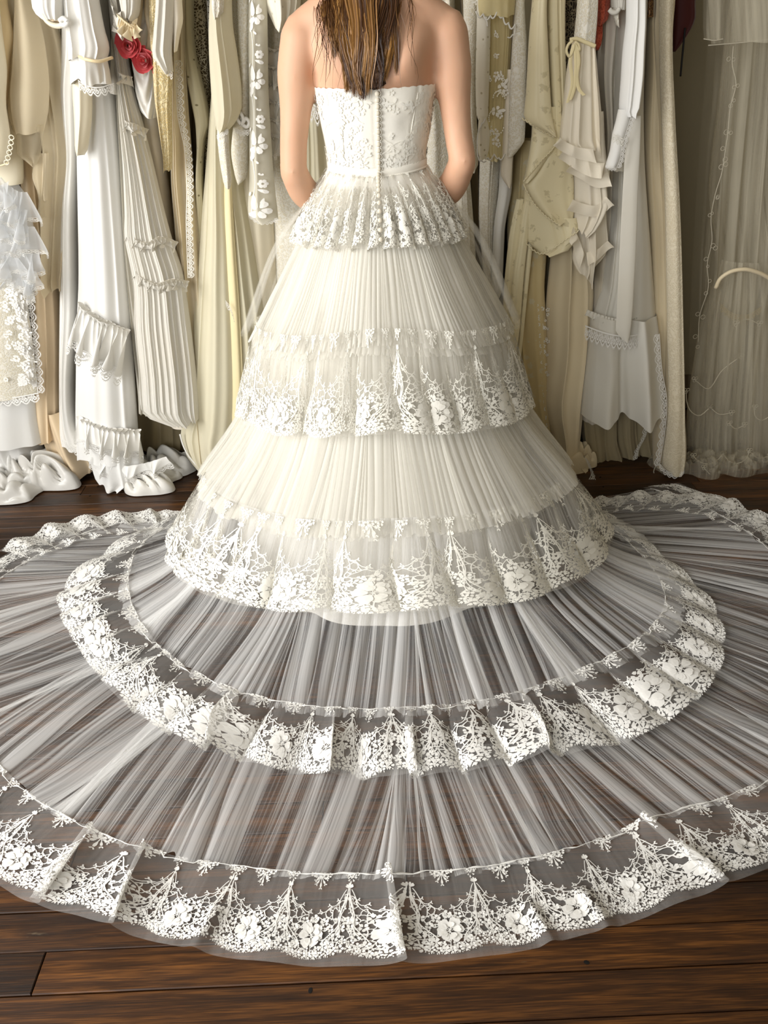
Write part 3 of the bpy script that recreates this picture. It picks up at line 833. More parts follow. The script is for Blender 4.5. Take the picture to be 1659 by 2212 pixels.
L3b = sym({0: (.622, .165), 45: (.650, .110), 75: (.660, .060), 95: (.625, .05), 120: (.48, .04), 150: (.33, .04), 180: (.27, .04)})
T4m = lr({-120: (.44, .05), -95: (.585, .06), -75: (.640, .085), -45: (.635, .13), 0: (.61, .175), 45: (.635, .13), 75: (.640, .085), 95: (.60, .06), 120: (.46, .05)})
T4b = lr({-120: (0.496, .018), -98: (0.676, .018), -80: (0.781, .02), -60: (0.831, .022), -45: (0.816, .025), -28: (0.841, .03), 0: (0.828, .034), 25: (0.841, .03), 42: (0.881, .026), 54: (0.916, .024), 75: (0.836, .02), 95: (0.686, .018), 120: (0.516, .018)})
L4t = lr({-104: (0.582, 0.036), -95: (0.642, 0.041), -80: (0.762, 0.041), -60: (0.802, 0.041), -28: (0.822, 0.041), 0: (0.812, 0.046), 25: (0.822, 0.041), 54: (0.862, 0.041), 78: (0.722, 0.041), 93: (0.622, 0.041), 102: (0.572, 0.036)})
L4b = lr({-104: (.64, .014), -95: (.70, .014), -78: (.93, .014), -69: (.985, .014), -53: (.965, .014), -32: (.98, .014), 0: (.98, .016), 18: (.99, .014), 32: (1.04, .014), 45: (1.05, .014), 52: (1.035, .014), 61: (.99, .014), 78: (.81, .014), 91: (.725, .014), 102: (.64, .014)})
T5t = lr({-102: (.57, .012), -90: (.68, .012), -78: (.86, .012), -65: (.92, .012), -32: (.90, .014), 0: (.90, .016), 32: (.95, .012), 52: (.95, .012), 65: (.88, .012), 80: (.73, .012), 95: (.62, .012), 104: (.56, .012)})
T5b = lr({-102: (0.618, .008), -95: (0.858, .008), -86: (1.058, .008), -75: (1.198, .008), -55: (1.258, .008), -40: (1.246, .008), -27: (1.233, .008), -15: (1.208, .008), 0: (1.193, .009), 11: (1.195, .008), 23: (1.198, .008), 39: (1.268, .008),
          60: (1.268, .008), 80: (1.158, .008), 95: (1.028, .008), 104: (0.898, .008)})
L5t = lr({-102: (0.618, .010), -95: (0.858, .010), -86: (1.048, .010), -75: (1.188, .010), -55: (1.243, .010), -40: (1.238, .010), -27: (1.223, .010), -15: (1.198, .010), 0: (1.183, .012), 11: (1.186, .010), 23: (1.188, .010), 39: (1.253, .010),
          60: (1.258, .010), 80: (1.148, .010), 95: (1.018, .010), 104: (0.888, .010)})
L5b = lr({-102: (.66, .005), -98: (.86, .005), -94: (1.03, .005), -86: (1.18, .005), -75: (1.34, .005), -55: (1.41, .005), -30: (1.387, .005), -24: (1.365, .005), -13: (1.352, .005), 0: (1.342, .006), 9: (1.338, .005), 20: (1.342, .005), 31: (1.37, .005),
          50: (1.40, .005), 65: (1.36, .005), 80: (1.235, .005), 95: (1.15, .005), 104: (1.02, .005)})

# bodice
zb = np.linspace(0, 1, 26); pb = np.linspace(-np.pi, np.pi, 161)
ZB, PB = np.meshgrid(zb, pb, indexing='ij')
top = 1.226 + .006 * np.abs(np.sin(PB)) + .0022 * np.abs(np.sin(PB * 19)) + .03 * sstep(1.6, 2.9, np.abs(PB))
zz = 1.047 + .012 * sstep(0, 1.4, np.abs(PB)) ; zz = zz + (top - zz) * ZB
Nb = Noise2(4)
off = .0065 + .0016 * (Nb(PB * 4 + 20, ZB * 5) - .5) * 2
for ang in (-.62, .62): off = off - .0018 * np.exp(-((PB - ang - .16 * (ZB - .4)) / .022) ** 2)     # princess seams
off = off - .003 * np.exp(-(PB / .016) ** 2)
Vb = trunk(zz, PB, 0) + 0
Vb = trunk(zz, PB, off)
bodice = mk('bodice', Vb.reshape(-1, 3), grid_faces(26, 161), bod_m, dress, uv=np.stack([PB * .12, zz], -1).reshape(-1, 2))
def bod_S(ph, z):
    t0 = trunk(z, ph, .0085); c = np.array([BX, BY, 0]); N = t0 - c; N[..., 2] = 0; N /= np.linalg.norm(N, axis=-1)[..., None]
    return t0, N
# corded lace worked over the satin, thinning out towards the middle
def bodice_lace():
    A = Lace(); rn = random.Random(14)
    for i in range(620):
        x = rn.uniform(-1.9, 1.9); z = rn.uniform(1.055, 1.222)
        dens = .15 + .55 * (abs(z - 1.14) / .085) ** 1.2 + 1.6 * (Nb(x * 2.2 + 60, z * 22) - .45)
        if rn.random() > dens or abs(x) < .09: continue
        k = rn.random()
        X, Y = x * .118, z
        if k < .45: A.flower(X, Y, rn.uniform(.005, .009), 5, .0006, rn.uniform(0, 6), rn)
        elif k < .75:
            for q in range(3): A.petal(X, Y, rn.uniform(0, 6.28), rn.uniform(.008, .016), .006, .0006, 6)
        else:
            a0 = rn.uniform(0, 6.28); r0 = rn.uniform(.006, .013)
            A.ribbon([(X + r0 * (1 - j / 12) * math.cos(a0 + j * .6), Y + r0 * (1 - j / 12) * math.sin(a0 + j * .6)) for j in range(9)], .0016, .0006)
    for s in (-1, 1):                                              # trailing stems
        for q in range(7):
            x = s * rn.uniform(.02, .16); z = rn.uniform(1.07, 1.2); a = rn.uniform(0, 6.28); pts = []
            for j in range(12):
                pts.append((x, z)); a += rn.uniform(-.6, .6); x += .006 * math.cos(a); z = min(1.222, max(1.055, z + .006 * math.sin(a)))
            A.ribbon(pts, .0014, .0006)
    V, F = A.arrays(); P, N = bod_S(V[:, 0] / .118, np.clip(V[:, 1], 1.05, 1.226))
    mk('lace_overlay', P + N * V[:, 2:3], F, lace_cream_m, bodice, kind='stuff', smooth=False)
bodice_lace()
ph = np.linspace(-np.pi, np.pi, 140)
tube('waist_piping', trunk(1.048 + .012 * sstep(0, 1.4, np.abs(ph)), ph, .0085), .0026, bod_m, dress, 8)
wb = np.stack([trunk(z + .012 * sstep(0, 1.4, np.abs(ph)), ph, o) for z, o in ((1.0465, .0078), (1.0475, .0092), (1.055, .0094), (1.064, .0090), (1.0655, .0070))])
mk('waistband', wb.reshape(-1, 3), grid_faces(5, 140), bod_m, dress, uv=np.zeros((700, 2)))
for s in (-1, 1):
    t = np.linspace(.06, .97, 20); a = s * .62 + .16 * (t - .4)
    tube('princess_seam', trunk(1.055 + .168 * t, a, .0060), .0010, bod_m, bodice, 5)
# placket and covered buttons
pl = np.linspace(0, 1, 30)
V = []
for q in pl:
    z = 1.224 - .178 * q
    for a in (.012, .030, .032): V.append(trunk(z, a * 1.0 + .012, .0105 if a < .031 else .006))
mk('placket', V, grid_faces(30, 3), bod_m, dress, uv=[(i % 3 * .01, i // 3 * .006) for i in range(90)])
lin_S = surf([W0, sym({0: (.16, .9), 45: (.18, .9), 90: (.198, .89), 180: (.13, .9)}), sym({0: (.25, .68), 45: (.29, .66), 90: (.31, .64), 135: (.24, .64), 180: (.17, .66)}),
              sym({0: (.335, .48), 45: (.355, .45), 90: (.37, .43), 135: (.28, .43), 180: (.19, .44)}), sym({0: (.43, .26), 45: (.43, .23), 90: (.43, .2), 135: (.31, .2), 180: (.2, .2)}),
              sym({0: (.53, .045), 45: (.475, .03), 90: (.44, .03), 135: (.32, .03), 180: (.21, .03)})])
lin_f = folded(lin_S, 71, 24, 0, .25, 0, .010, .9)
sheet('lining', lin_f, -180, 180, 260, 30, lining_m, dress, rad=.4, vlen=1.0, label='plain ivory underskirt')

# tier 1: lace peplum over tulle
ped_B = surf([W0, sym({0: (.128, 1.0), 45: (.145, 1.0), 90: (.165, .998), 135: (.145, 1.0), 180: (.12, 1.0)}), P1])
ped_S = folded(ped_B, 31, 11.0, .4, 1.25, .002, .014, .85, drift=.5)
peplum = lace_band('peplum', ped_S, -180, 180, 26, .15, dress, t_net, lace_cream_m, tb=.985, HT=1.75, seed=2, roses=False, ncol=36)
ped2 = folded(ped_B, 35, 4.4, .6, 1.3, .001, .005, .7)
sheet('peplum_underlayer', lambda th, t: (lambda q: (q[0] - q[1] * .008, q[1]))(ped2(th, t)), -180, 180, 1300, 10, t_up, dress, tbot=.9, rad=.2, vlen=.15)
# buttons: on the bodice, then down the peplum
btn_V, btn_F = ellipsoid((0, 0, 0), (1, .55, 1), 14, 9)
bm_ = simple('button_satin', srgb(226, 217, 198), 0.5, 0.4, transl=0.0)
zs = 1.219
bi = 0
while zs > .905:
    if zs > 1.05: c0 = trunk(zs, .018, .0135)
    else:
        t = np.interp(zs, [.897, 1.046], [1.0, 0.0]); q, nn = ped_S(np.array(.9), np.array(t)); q0 = ped_B(np.array(.9), np.array(t)); c0 = q0 + nn * .0165
    V = btn_V * .0055 + c0
    b = mk('button', V, btn_F, bm_, dress)
    if zs > 1.0:
        a = np.linspace(-1.6, 1.6, 8); lp = np.stack([c0[0] + .0045 + .0042 * np.cos(a), c0[1] + .0015 + 0 * a, c0[2] + .0048 * np.sin(a)], -1)
        tube('loop', lp, .0007, bod_m, b, 4)
    zs -= .01285; bi += 1

# tier 2
T2S = surf([U2, sym({0: (.225, .815), 45: (.252, .80), 90: (.272, .785), 135: (.225, .79), 180: (.17, .79)}), T2b])
sheet('tulle_tier', folded(T2S, 101, 2.0, 1.1, 1.9, .0010, .0026, .9, .75, 5, broad=.012), -180, 180, 3600, 9, t_up, dress, .16, 1, rad=.3, vlen=.25)
T2S2 = surf([U2, sym({0: (.215, .80), 45: (.240, .785), 90: (.262, .770), 135: (.215, .78), 180: (.165, .79)}), sym({0: (.297, .68), 45: (.335, .655), 90: (.352, .612), 135: (.28, .63), 180: (.19, .64)})])
sheet('tulle_tier', folded(T2S2, 151, 2.6, 1.0, 1.7, .0010, .0026, .9, .7, 7, broad=.012), -180, 180, 2600, 8, t_up, dress, .08, 2, rad=.3, vlen=.25)
L2B = surf([L2t, sym({0: (.325, .62), 45: (.355, .595), 90: (.372, .565), 135: (.30, .57), 180: (.20, .57)}), L2b])
lace_band('lace_flounce', folded(L2B, 201, 14.5, .6, 1.8, .004, .024, .8, drift=.5), -180, 180, 40, .25, dress, t_net, lace_cream_m, tb=.985, seed=4, HT=1.75)
# sheer overlay that floats off the hips at both sides
OVB = surf([sym({0: (.12, 1.02), 60: (.135, 1.02), 90: (.140, 1.02), 135: (.128, 1.02), 180: (.11, 1.02)}), sym({0: (.23, .89), 60: (.25, .89), 90: (.262, .89), 135: (.215, .89), 180: (.17, .89)}), sym({0: (.30, .7), 60: (.36, .68), 90: (.376, .655), 135: (.30, .66), 180: (.215, .67)})])
sheet('sheer_overlay', folded(OVB, 161, 5.0, .9, 1.5, .002, .008, .9, .4, 11), 80, 280, 1200, 12, t_over, dress, .10, 21, rad=.3, vlen=.3)
# tier 3
T3S = surf([sym({0: (.262, .735), 45: (.30, .71), 90: (.318, .685), 135: (.25, .69), 180: (.18, .69)}), sym({0: (.355, .515), 45: (.377, .485), 90: (.392, .450), 135: (.32, .45), 180: (.21, .46)}), T3b])
sheet('tulle_tier', folded(T3S, 301, 1.7, 1.1, 2.0, .0010, .0034, .9, .8, 5, broad=.020), -180, 180, 4200, 12, t_up, dress, .05, 3, rad=.45, vlen=.5)
T3S2 = surf([sym({0: (.255, .735), 45: (.29, .71), 90: (.308, .685), 135: (.24, .69), 180: (.17, .69)}), sym({0: (.345, .505), 45: (.365, .475), 90: (.38, .440), 135: (.31, .44), 180: (.20, .45)}), sym({0: (.515, .295), 45: (.535, .27), 70: (.545, .24), 95: (.53, .20), 120: (.43, .18), 150: (.3, .18), 180: (.24, .18)})])
sheet('tulle_tier', folded(T3S2, 351, 2.9, 1.0, 1.8, .0010, .0034, .9, .7, 8, broad=.020), -180, 180, 2600, 10, t_up, dress, .05, 4, rad=.45, vlen=.5)
L3B = surf([L3t, sym({0: (.565, .252), 45: (.590, .21), 75: (.60, .16), 95: (.57, .14), 120: (.45, .12), 150: (.31, .12), 180: (.26, .13)}), L3b])
lace_band('lace_flounce', folded(L3B, 401, 13.0, .6, 1.7, .004, .025, .85, drift=.5), -180, 180, 40, .22, dress, t_net, lace_cream_m, tb=.985, seed=6, HT=1.55)
# tier 4
T4S = surf([sym({0: (.49, .345), 45: (.51, .318), 70: (.52, .290), 95: (.50, .24), 120: (.40, .21)}), T4m, T4b])
sheet('tulle_tier', folded(T4S, 501, 2.2, 1.0, 1.6, .002, .007, .95, 1.0, 8, zmin=.010), -118, 118, 3600, 14, t_low, dress, .05, 5, rad=.7, vlen=.5)
L4B = surf([L4t, lr({-104: (.60, .032), -95: (.665, .035), -78: (.85, .035), -60: (.885, .035), -28: (.89, .036), 0: (.885, .038), 32: (.92, .035), 52: (.935, .035), 61: (.90, .035), 78: (.76, .035), 91: (.665, .035), 102: (.60, .032)}), L4b])
lace_band('lace_flounce', folded(L4B, 601, 6.8, .5, 1.15, .004, .014, .9, drift=.4, zmin=.010, ridges=((-26, 1.3, .03, 3, .0, 1.2), (2.5, 1.2, .03, -1, .0, 1.2), (20, 1.3, .028, -2, 0, 1.2), (-9, 1.1, .022, 1, 0, 1.2))), -102, 101, 34, .19, dress, t_netf, lace_m, tb=.985, seed=8)
# tier 5, the train on the floor
T5S = surf([T5t, T5b])
sheet('tulle_tier', folded(T5S, 701, 1.9, .9, 1.4, .002, .005, .95, 1.0, 6, zmin=.0055), -101, 103, 3400, 12, t_train, dress, .06, 7, rad=1.1, vlen=.35)
L5B = surf([L5t, L5b])
ground5 = folded(L5B, 801, 7.5, .12, .22, .002, .005, .8, drift=.4, zmin=.004,
                 ridges=((-29, 1.2, .030, 1.0, -.3, 1.2), (-23, 1.1, .028, 1.4, -.3, 1.2), (-1, 1.2, .032, 1.0, -.3, 1.2), (23, 1.2, .032, 2.2, -.3, 1.2), (9.5, .6, .012, 1.5, .4, 1.2), (14, .6, .010, 1, .4, 1.2), (-14, .6, .012, -1, .4, 1.2)))
lace_band('lace_flounce', ground5, -101, 103, 40, .19, dress, t_netf, lace_m, tb=.93, net_ext=.07, seed=10, HT=1.42)
# the two ends of the train, where the lace turns along its back edge
def strip_surf(inner, outer, seed):
    I = catmull([(x, y, 0) for x, y in inner], 60); O = catmull([(x, y, 0) for x, y in outer], 60); n1 = Noise1(seed)
    def S(th, t):
        th, t = np.broadcast_arrays(np.asarray(th, float), np.asarray(t, float)); k = np.linspace(0, 10, 60)
        a = np.stack([np.interp(th, k, I[:, j]) for j in range(3)], -1); b = np.stack([np.interp(th, k, O[:, j]) for j in range(3)], -1)
        P = a + (b - a) * t[..., None]; P[..., 2] = .017 + .009 * np.sin(th * 4.2 + 3 * n1(th)) * (.4 + .6 * t) + .006 * n1(th * 3 + 20)
        N = np.zeros_like(P); N[..., 2] = 1; return P, N
    return S
lace_band('lace_flounce', strip_surf([(-.56, 1.985), (-.78, 2.0), (-.95, 1.955), (-1.06, 1.86)], [(-.60, 2.10), (-.853, 2.140), (-1.055, 2.080), (-1.20, 1.93)], 5), 0, 10, 7, .12, dress, t_netf, lace_m, tb=.985, seed=14)
lace_band('lace_flounce', strip_surf([(.58, 2.0), (.80, 2.04), (1.0, 2.0), (1.10, 1.88)], [(.62, 2.11), (.87, 2.155), (1.119, 2.105), (1.25, 1.94)], 6), 0, 10, 7, .12, dress, t_netf, lace_m, tb=.985, seed=15)
# frayed seams where each flounce is gathered on
def seam(Bc, th0, th1, n, seed, t=0.0, w=.004, dz=.004):
    A = []; rs = np.random.RandomState(seed); N = Noise1(seed)
    th = np.linspace(th0, th1, n)
    p = Bc(th, .035 * (N(th * .8 + 300) - .5) + .02 + .05 * (N(th * .25 + 700) > .8)); p[:, 2] += dz + .003 * N(th * 2 + 300)
    tube('gathered_seam', p, .0006 + .0016 * np.clip(N(th * 1.7 + 500) - .45, 0, 1) * 2, lace_m, dress, 5)
seam(L5B, -100, 102, 500, 5)
seam(L4B, -100, 100, 400, 6, dz=.002)
# ------------------------------------------------------------------ the packed clothes rail
M = {}
M['satin_white'] = cloth('satin_white', srgb(240, 238, 232), 0.38, 0.2, transl=.04, spec=.45)
M['cotton_white'] = cloth('cotton_white', srgb(243, 242, 238), 0.75, 0.2, crinkle=.25, crinkle_scale=(18, 7), transl=.10)
M['ivory_satin'] = cloth('ivory_satin', srgb(242, 232, 206), 0.36, 0.2, transl=.04, spec=.45)
M['cream_gold'] = cloth('cream_gold', srgb(246, 224, 180), 0.40, 0.25, transl=.05, spec=.4)
M['beige_chiffon'] = cloth('beige_chiffon', srgb(238, 224, 194), 0.85, 0.3, crinkle=.3, crinkle_scale=(60, 5), transl=.3)
M['beige_sheer'] = cloth('beige_sheer', srgb(238, 226, 198), 0.85, 0.3, transl=.35, alpha=.55)
M['beige_satin'] = cloth('beige_satin', srgb(236, 213, 178), 0.45, 0.2, transl=.06, spec=.4)
M['gauze'] = cloth('gauze', srgb(236, 232, 222), 0.9, 0.2, crinkle=1.6, crinkle_scale=(230, 7), transl=.22, bump=2.0)
M['gauze_sheer'] = cloth('gauze_sheer', srgb(232, 227, 213), 0.9, 0.2, crinkle=1.6, crinkle_scale=(200, 9), transl=.3, alpha=.7)
M['cool_satin'] = cloth('cool_satin', srgb(224, 222, 217), 0.30, 0.1, transl=.02, spec=.55)
M['stone_satin'] = cloth('stone_satin', srgb(228, 220, 204), 0.5, 0.1, transl=.05, spec=.35)
M['gold_lace'] = cloth('gold_lace', srgb(240, 224, 180), 0.8, 0.2, pattern='lace', pcol=srgb(218, 192, 132), crinkle=1.0, crinkle_scale=(50, 40), transl=.05, bump=1.6)
M['white_lace'] = cloth('white_lace', srgb(250, 246, 234), 0.85, 0.2, pattern='lace', pcol=srgb(234, 225, 202), transl=.12, bump=.9)
M['champagne_lace'] = cloth('champagne_lace', srgb(242, 231, 206), 0.7, 0.2, pattern='lace', pcol=srgb(228, 214, 184), transl=.08, bump=.8)
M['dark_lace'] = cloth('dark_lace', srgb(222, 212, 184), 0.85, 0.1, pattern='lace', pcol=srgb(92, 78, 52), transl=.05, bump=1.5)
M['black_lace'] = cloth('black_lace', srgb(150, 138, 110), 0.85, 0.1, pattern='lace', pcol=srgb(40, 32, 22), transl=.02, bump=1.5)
M['eyelet'] = cloth('eyelet', srgb(242, 236, 218), 0.85, 0.2, pattern='eyelet', pcol=srgb(196, 186, 156), transl=.12)
M['eyelet_olive'] = cloth('eyelet_olive', srgb(206, 197, 166), 0.85, 0.2, pattern='eyelet', pcol=srgb(130, 118, 88), transl=.12)
M['leaf_net'] = cloth('leaf_net', srgb(240, 236, 220), 0.85, 0.2, transl=.25, alpha=.80)
M['yellow_tulle'] = cloth('yellow_tulle', srgb(242, 235, 208), 0.85, 0.3, crinkle=.5, crinkle_scale=(70, 3), transl=.3)
M['yellow_satin'] = cloth('yellow_satin', srgb(248, 234, 188), 0.5, 0.3, transl=.15)
M['yellow_sheer'] = cloth('yellow_sheer', srgb(248, 234, 184), 0.8, 0.3, crinkle=.3, crinkle_scale=(70, 3), transl=.35, alpha=.78)
M['pale_chiffon'] = cloth('pale_chiffon', srgb(238, 231, 206), 0.85, 0.3, crinkle=.4, crinkle_scale=(50, 9), transl=.3)
M['jacquard'] = cloth('jacquard', srgb(253, 241, 202), 0.42, 0.2, pattern='jacquard', pcol=srgb(216, 202, 160), transl=.06, spec=.4)
M['crepe'] = cloth('crepe', srgb(252, 243, 224), 0.7, 0.2, transl=.12)
M['champagne'] = cloth('champagne', srgb(240, 224, 190), 0.5, 0.2, transl=.05, spec=.35)
M['old_gold'] = cloth('old_gold', srgb(226, 206, 156), 0.55, 0.2, transl=.05, pattern='jacquard', pcol=srgb(226, 216, 186))
M['grey_cotton'] = cloth('grey_cotton', srgb(234, 230, 219), 0.8, 0.1, crinkle=.2, crinkle_scale=(30, 8), transl=.10)
M['coral'] = cloth('coral', srgb(226, 112, 84), 0.8, 0.2, pattern='lace', pcol=srgb(190, 82, 58), crinkle=1.0, crinkle_scale=(60, 50), transl=.06)
M['red_rose'] = simple('red_rose', srgb(214, 78, 82), 0.6, 0.3, sheen=.3, transl=.12)
M['wine'] = cloth('wine', srgb(64, 14, 10), 0.6, 0.2, transl=0)
M['black_cord'] = simple('black_cord', srgb(16, 14, 14), 0.6)
M['sequin'] = cloth('sequin', srgb(140, 100, 50), 0.3, 0.0, pattern='lace', pcol=srgb(70, 44, 20), transl=0, spec=.6, bump=2)
M['organza'] = cloth('organza', srgb(240, 242, 244), 0.6, 0.3, transl=.35, alpha=.55)
M['veil_tulle'] = tulle('veil_tulle', srgb(236, 228, 206), 0.07, 0.50, 60)
M['veil_cord'] = simple('veil_cord', srgb(216, 208, 188), 0.6, transl=.2)
M['pearl'] = simple('pearl', srgb(246, 240, 220), 0.25, 0.5)
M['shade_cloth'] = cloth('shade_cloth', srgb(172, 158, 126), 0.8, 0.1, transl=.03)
M['olive_shade_cloth'] = cloth('olive_shade_cloth', srgb(92, 80, 56), 0.85, 0.1, transl=.02)  # colour darkened to stand for the shade in gaps between gowns
M['rail_steel'] = simple('rail_steel', srgb(150, 148, 144), 0.35, 0.5)

RAIL_Y, RAIL_Z = 2.58, 1.70
def G(label, cat='dress', at=(0, 2.4), name='hanging_gown', group='gowns and dresses crowded on the clothes rail'):
    return thing(name, label, cat, (at[0], at[1], 0), group)
def tubecloth(root, name, rows, Y, mat, d=.05, nf=7, amp=.012, seed=0, closed=True, nr=None, sharp=1.0, hem=.006, top=.35, twist=0.0, label=None, nc=None, back=.6, cowl=0.0):
    """a hanging piece of cloth. rows: (pixel y, left x, right x) of its outline; Y: how far into the room its front lies; d: how far it rounds back
    at its two sides; nf folds of depth amp that grow from the top (share top) to the hem."""
    rows = [tuple(r) for r in rows]; R = np.random.RandomState(seed + 17)
    Lp = np.array([PY(r[1], r[0], Y + d + (r[3] if len(r) > 3 else 0)) for r in rows]); Rp = np.array([PY(r[2], r[0], Y + d + (r[3] if len(r) > 3 else 0)) for r in rows])
    py = np.array([r[0] for r in rows], float)
    nr = nr or int(np.clip((py[-1] - py[0]) / 11, 10, 74))
    v = np.linspace(0, 1, nr); yy = py[0] + (py[-1] - py[0]) * v
    Lg = np.stack([cint(yy, py, Lp[:, k]) for k in range(3)], -1); Rg = np.stack([cint(yy, py, Rp[:, k]) for k in range(3)], -1)
    wpx = max(r[2] - r[1] for r in rows)
    nc = nc or int(np.clip(wpx * .75 + nf * 3, 22, 120))
    u = .5 - .5 * np.cos(np.pi * np.linspace(0.0, 1, nc)); u = .5 * u + .5 * np.linspace(0, 1, nc)
    P = Lg[:, None] + (Rg - Lg)[:, None] * u[None, :, None]
    bulge = np.sqrt(np.clip(1 - (2 * u - 1) ** 2, 0, 1))
    P[..., 1] -= (d * bulge)[None]
    # folds
    Fo = np.zeros((nr, nc)); wid = np.linalg.norm(Rg - Lg, axis=1).mean()
    nz = Noise1(seed + 3)
    for k in range(nf):
        c = (k + .5 + R.uniform(-.6, .6)) / nf; w = R.choice((.22, .38, .6, .95)) * R.uniform(.8, 1.2) / nf; a = R.uniform(.35, 1.0) * (1 if R.rand() < .7 else -.8) * min(1.2, .55 + w * nf * .7)
        v0 = R.uniform(-.4, .35); dr = R.uniform(-.06, .06) + twist
        cc = c + dr * (v - .5) + .25 / nf * (nz(v * 3 + k * 7.3) - .5)
        x = (u[None] - cc[:, None]) / w
        g = np.exp(-x * x)
        Fo += a * g * (top + (1 - top) * sstep(v0, v0 + .8, v))[:, None]
    edge = np.minimum(1, bulge * 1.6 + .15)[None]
    amp = amp * 1.4
    P[..., 1] -= amp * Fo * edge
    if cowl: P[..., 1] -= cowl * edge * np.abs(np.sin(np.pi * (5.0 * v[:, None] - 1.6 * (1 - (2 * u[None] - 1) ** 2) + .2 * np.sin(u[None] * 5)))) ** .8
    P[..., 0] += (R.rand(nr, 1) - .5) * .0 + amp * .35 * np.gradient(Fo, axis=1) * 4 * edge * .3
    P[..., 2] -= hem * Fo * sstep(.75, 1, v)[:, None] * (1 if nf else 0)
    # slow sway of the whole piece
    P[..., 0] += .003 * (nz(v * 2.2 + 90) - .5)[:, None]
    if closed:
        nb = max(8, nc // 4); ub = np.linspace(1, 0, nb + 2)[1:-1]
        Q = Lg[:, None] + (Rg - Lg)[:, None] * ub[None, :, None]
        Q[..., 1] += d * back * np.sqrt(1 - (2 * ub - 1) ** 2)[None]
        P = np.concatenate([P, Q], 1)
    n2 = P.shape[1]
    arc = np.concatenate([[0], np.cumsum(np.linalg.norm(np.diff(P[nr // 2], axis=0), axis=1))]) * 1.0
    uv = np.stack([np.broadcast_to(arc[None], (nr, n2)) + seed * .37, np.broadcast_to((Lg[:, 2] + Rg[:, 2])[:, None] / -2, (nr, n2))], -1).reshape(-1, 2)
    o = mk(name, P.reshape(-1, 3), grid_faces(nr, n2, closed), mat, root, uv=uv, label=label)
    return o
def path_pts(path, Y, n, bow=0.0):
    pts = [PY(q[0], q[1], (q[2] if len(q) > 2 else Y)) for q in path]
    P = catmull(pts, n); t = np.linspace(-1, 1, n); P[:, 1] += bow * t ** 2
    return P
def ruffle(root, name, path, Y, drop, mat, waves=10, amp=.010, head=.0, seed=0, flare=.012, bow=.0, nr=9, lace=None, lace_n=None, label=None, skew=0.0, jag=0.0):
    "a gathered frill sewn along a path, optionally with a little standing header and a lace edge"
    n = max(waves * 10, 44) + 1; P = path_pts(path, Y, n, bow); R = np.random.RandomState(seed)
    s = np.linspace(0, 1, n); nz = Noise1(seed); ph = 2 * np.pi * waves * s + 3.5 * nz(s * waves * .6 + 5)
    am = .4 + .9 * nz(s * waves * .8 + 40); ph2 = 2 * np.pi * waves * .36 * s + 4 * nz(s * waves * .3 + 15)
    T = np.gradient(P, axis=0); T /= np.linalg.norm(T, axis=1)[:, None]
    down = np.cross(T, [0, 1.0, 0]); down *= -np.sign(down[:, 2:3] + 1e-9); down /= np.linalg.norm(down, axis=1)[:, None]
    down = down * .55 + np.array([skew, 0, -.45]); down /= np.linalg.norm(down, axis=1)[:, None]
    v = np.linspace(-head / drop if head else 0, 1, nr + (3 if head else 0))
    g = np.where(v >= 0, .18 + .95 * np.clip(v, 0, 1) ** .8, .5 + .9 * np.abs(v) * drop / max(head, 1e-6))
    ln = drop * (1 + jag * (nz(s * 3 + 70) - .5))
    Q = P[None] + down[None] * (v[:, None] * ln[None])[..., None]
    vc = np.clip(v, 0, 1)[:, None]; hi = np.where(v[:, None] >= 0, g[:, None] * (1 - .72 * vc), g[:, None]); lo = 1.7 * vc ** 1.1
    Q[..., 1] -= amp * (am * np.sin(ph))[None] * hi + amp * lo * np.sin(ph2)[None] + (flare * np.clip(v, 0, 1) ** .8)[:, None] + .0035
    Q += T[None] * (amp * .75 * (am * np.cos(ph + .5))[None] * hi + amp * .9 * lo * np.cos(ph2 + .6)[None])[..., None]
    Q[..., 2] -= (np.clip(v, 0, 1)[:, None] * .5 * amp * np.sin(ph2 + 1))
    uv = np.stack([np.broadcast_to(s * waves * .03, Q.shape[:2]), np.broadcast_to(v[:, None] * drop, Q.shape[:2])], -1).reshape(-1, 2)
    o = mk(name, Q.reshape(-1, 3), grid_faces(len(v), n), mat, root, uv=uv, label=label)
    if lace:
        edging(root if o.parent is None else o, Q[-1], lace, lace_n or waves * 2, down)
    return o
EDGE = None
def edge_motif():
    global EDGE
    if EDGE is None:
        rn = random.Random(2); A = Lace()
        A.ribbon([(x, .96 - .0 * x) for x in np.linspace(0, 1, 5)], .10, .001)
        A.ribbon([(x, .12 + .40 * (1 - math.sin(math.pi * x))) for x in np.linspace(0, 1, 11)], .09, .0016)
        A.flower(.5, .52, .22, 6, .0016, 0, rn)
        for x, y in ((.15, .72), (.85, .72)): A.flower(x, y, .15, 5, .0014, 1, rn)
        for k in range(9):
            x = (k + .5) / 9; y = .12 + .40 * (1 - math.sin(math.pi * x)); A.petal(x, y - .02, -1.57 + (x - .5), .12, .08, .001, 5)
        for k in range(14):
            a = rn.uniform(0, 6.28); r1, r2 = .2, .5
            A.ribbon([(.5 + r1 * math.cos(a), .55 + r1 * math.sin(a) * .9), (.5 + r2 * math.cos(a + .3), min(.96, max(.25, .55 + r2 * math.sin(a + .3))))], .035, .0008)
        EDGE = A.arrays()
    return EDGE
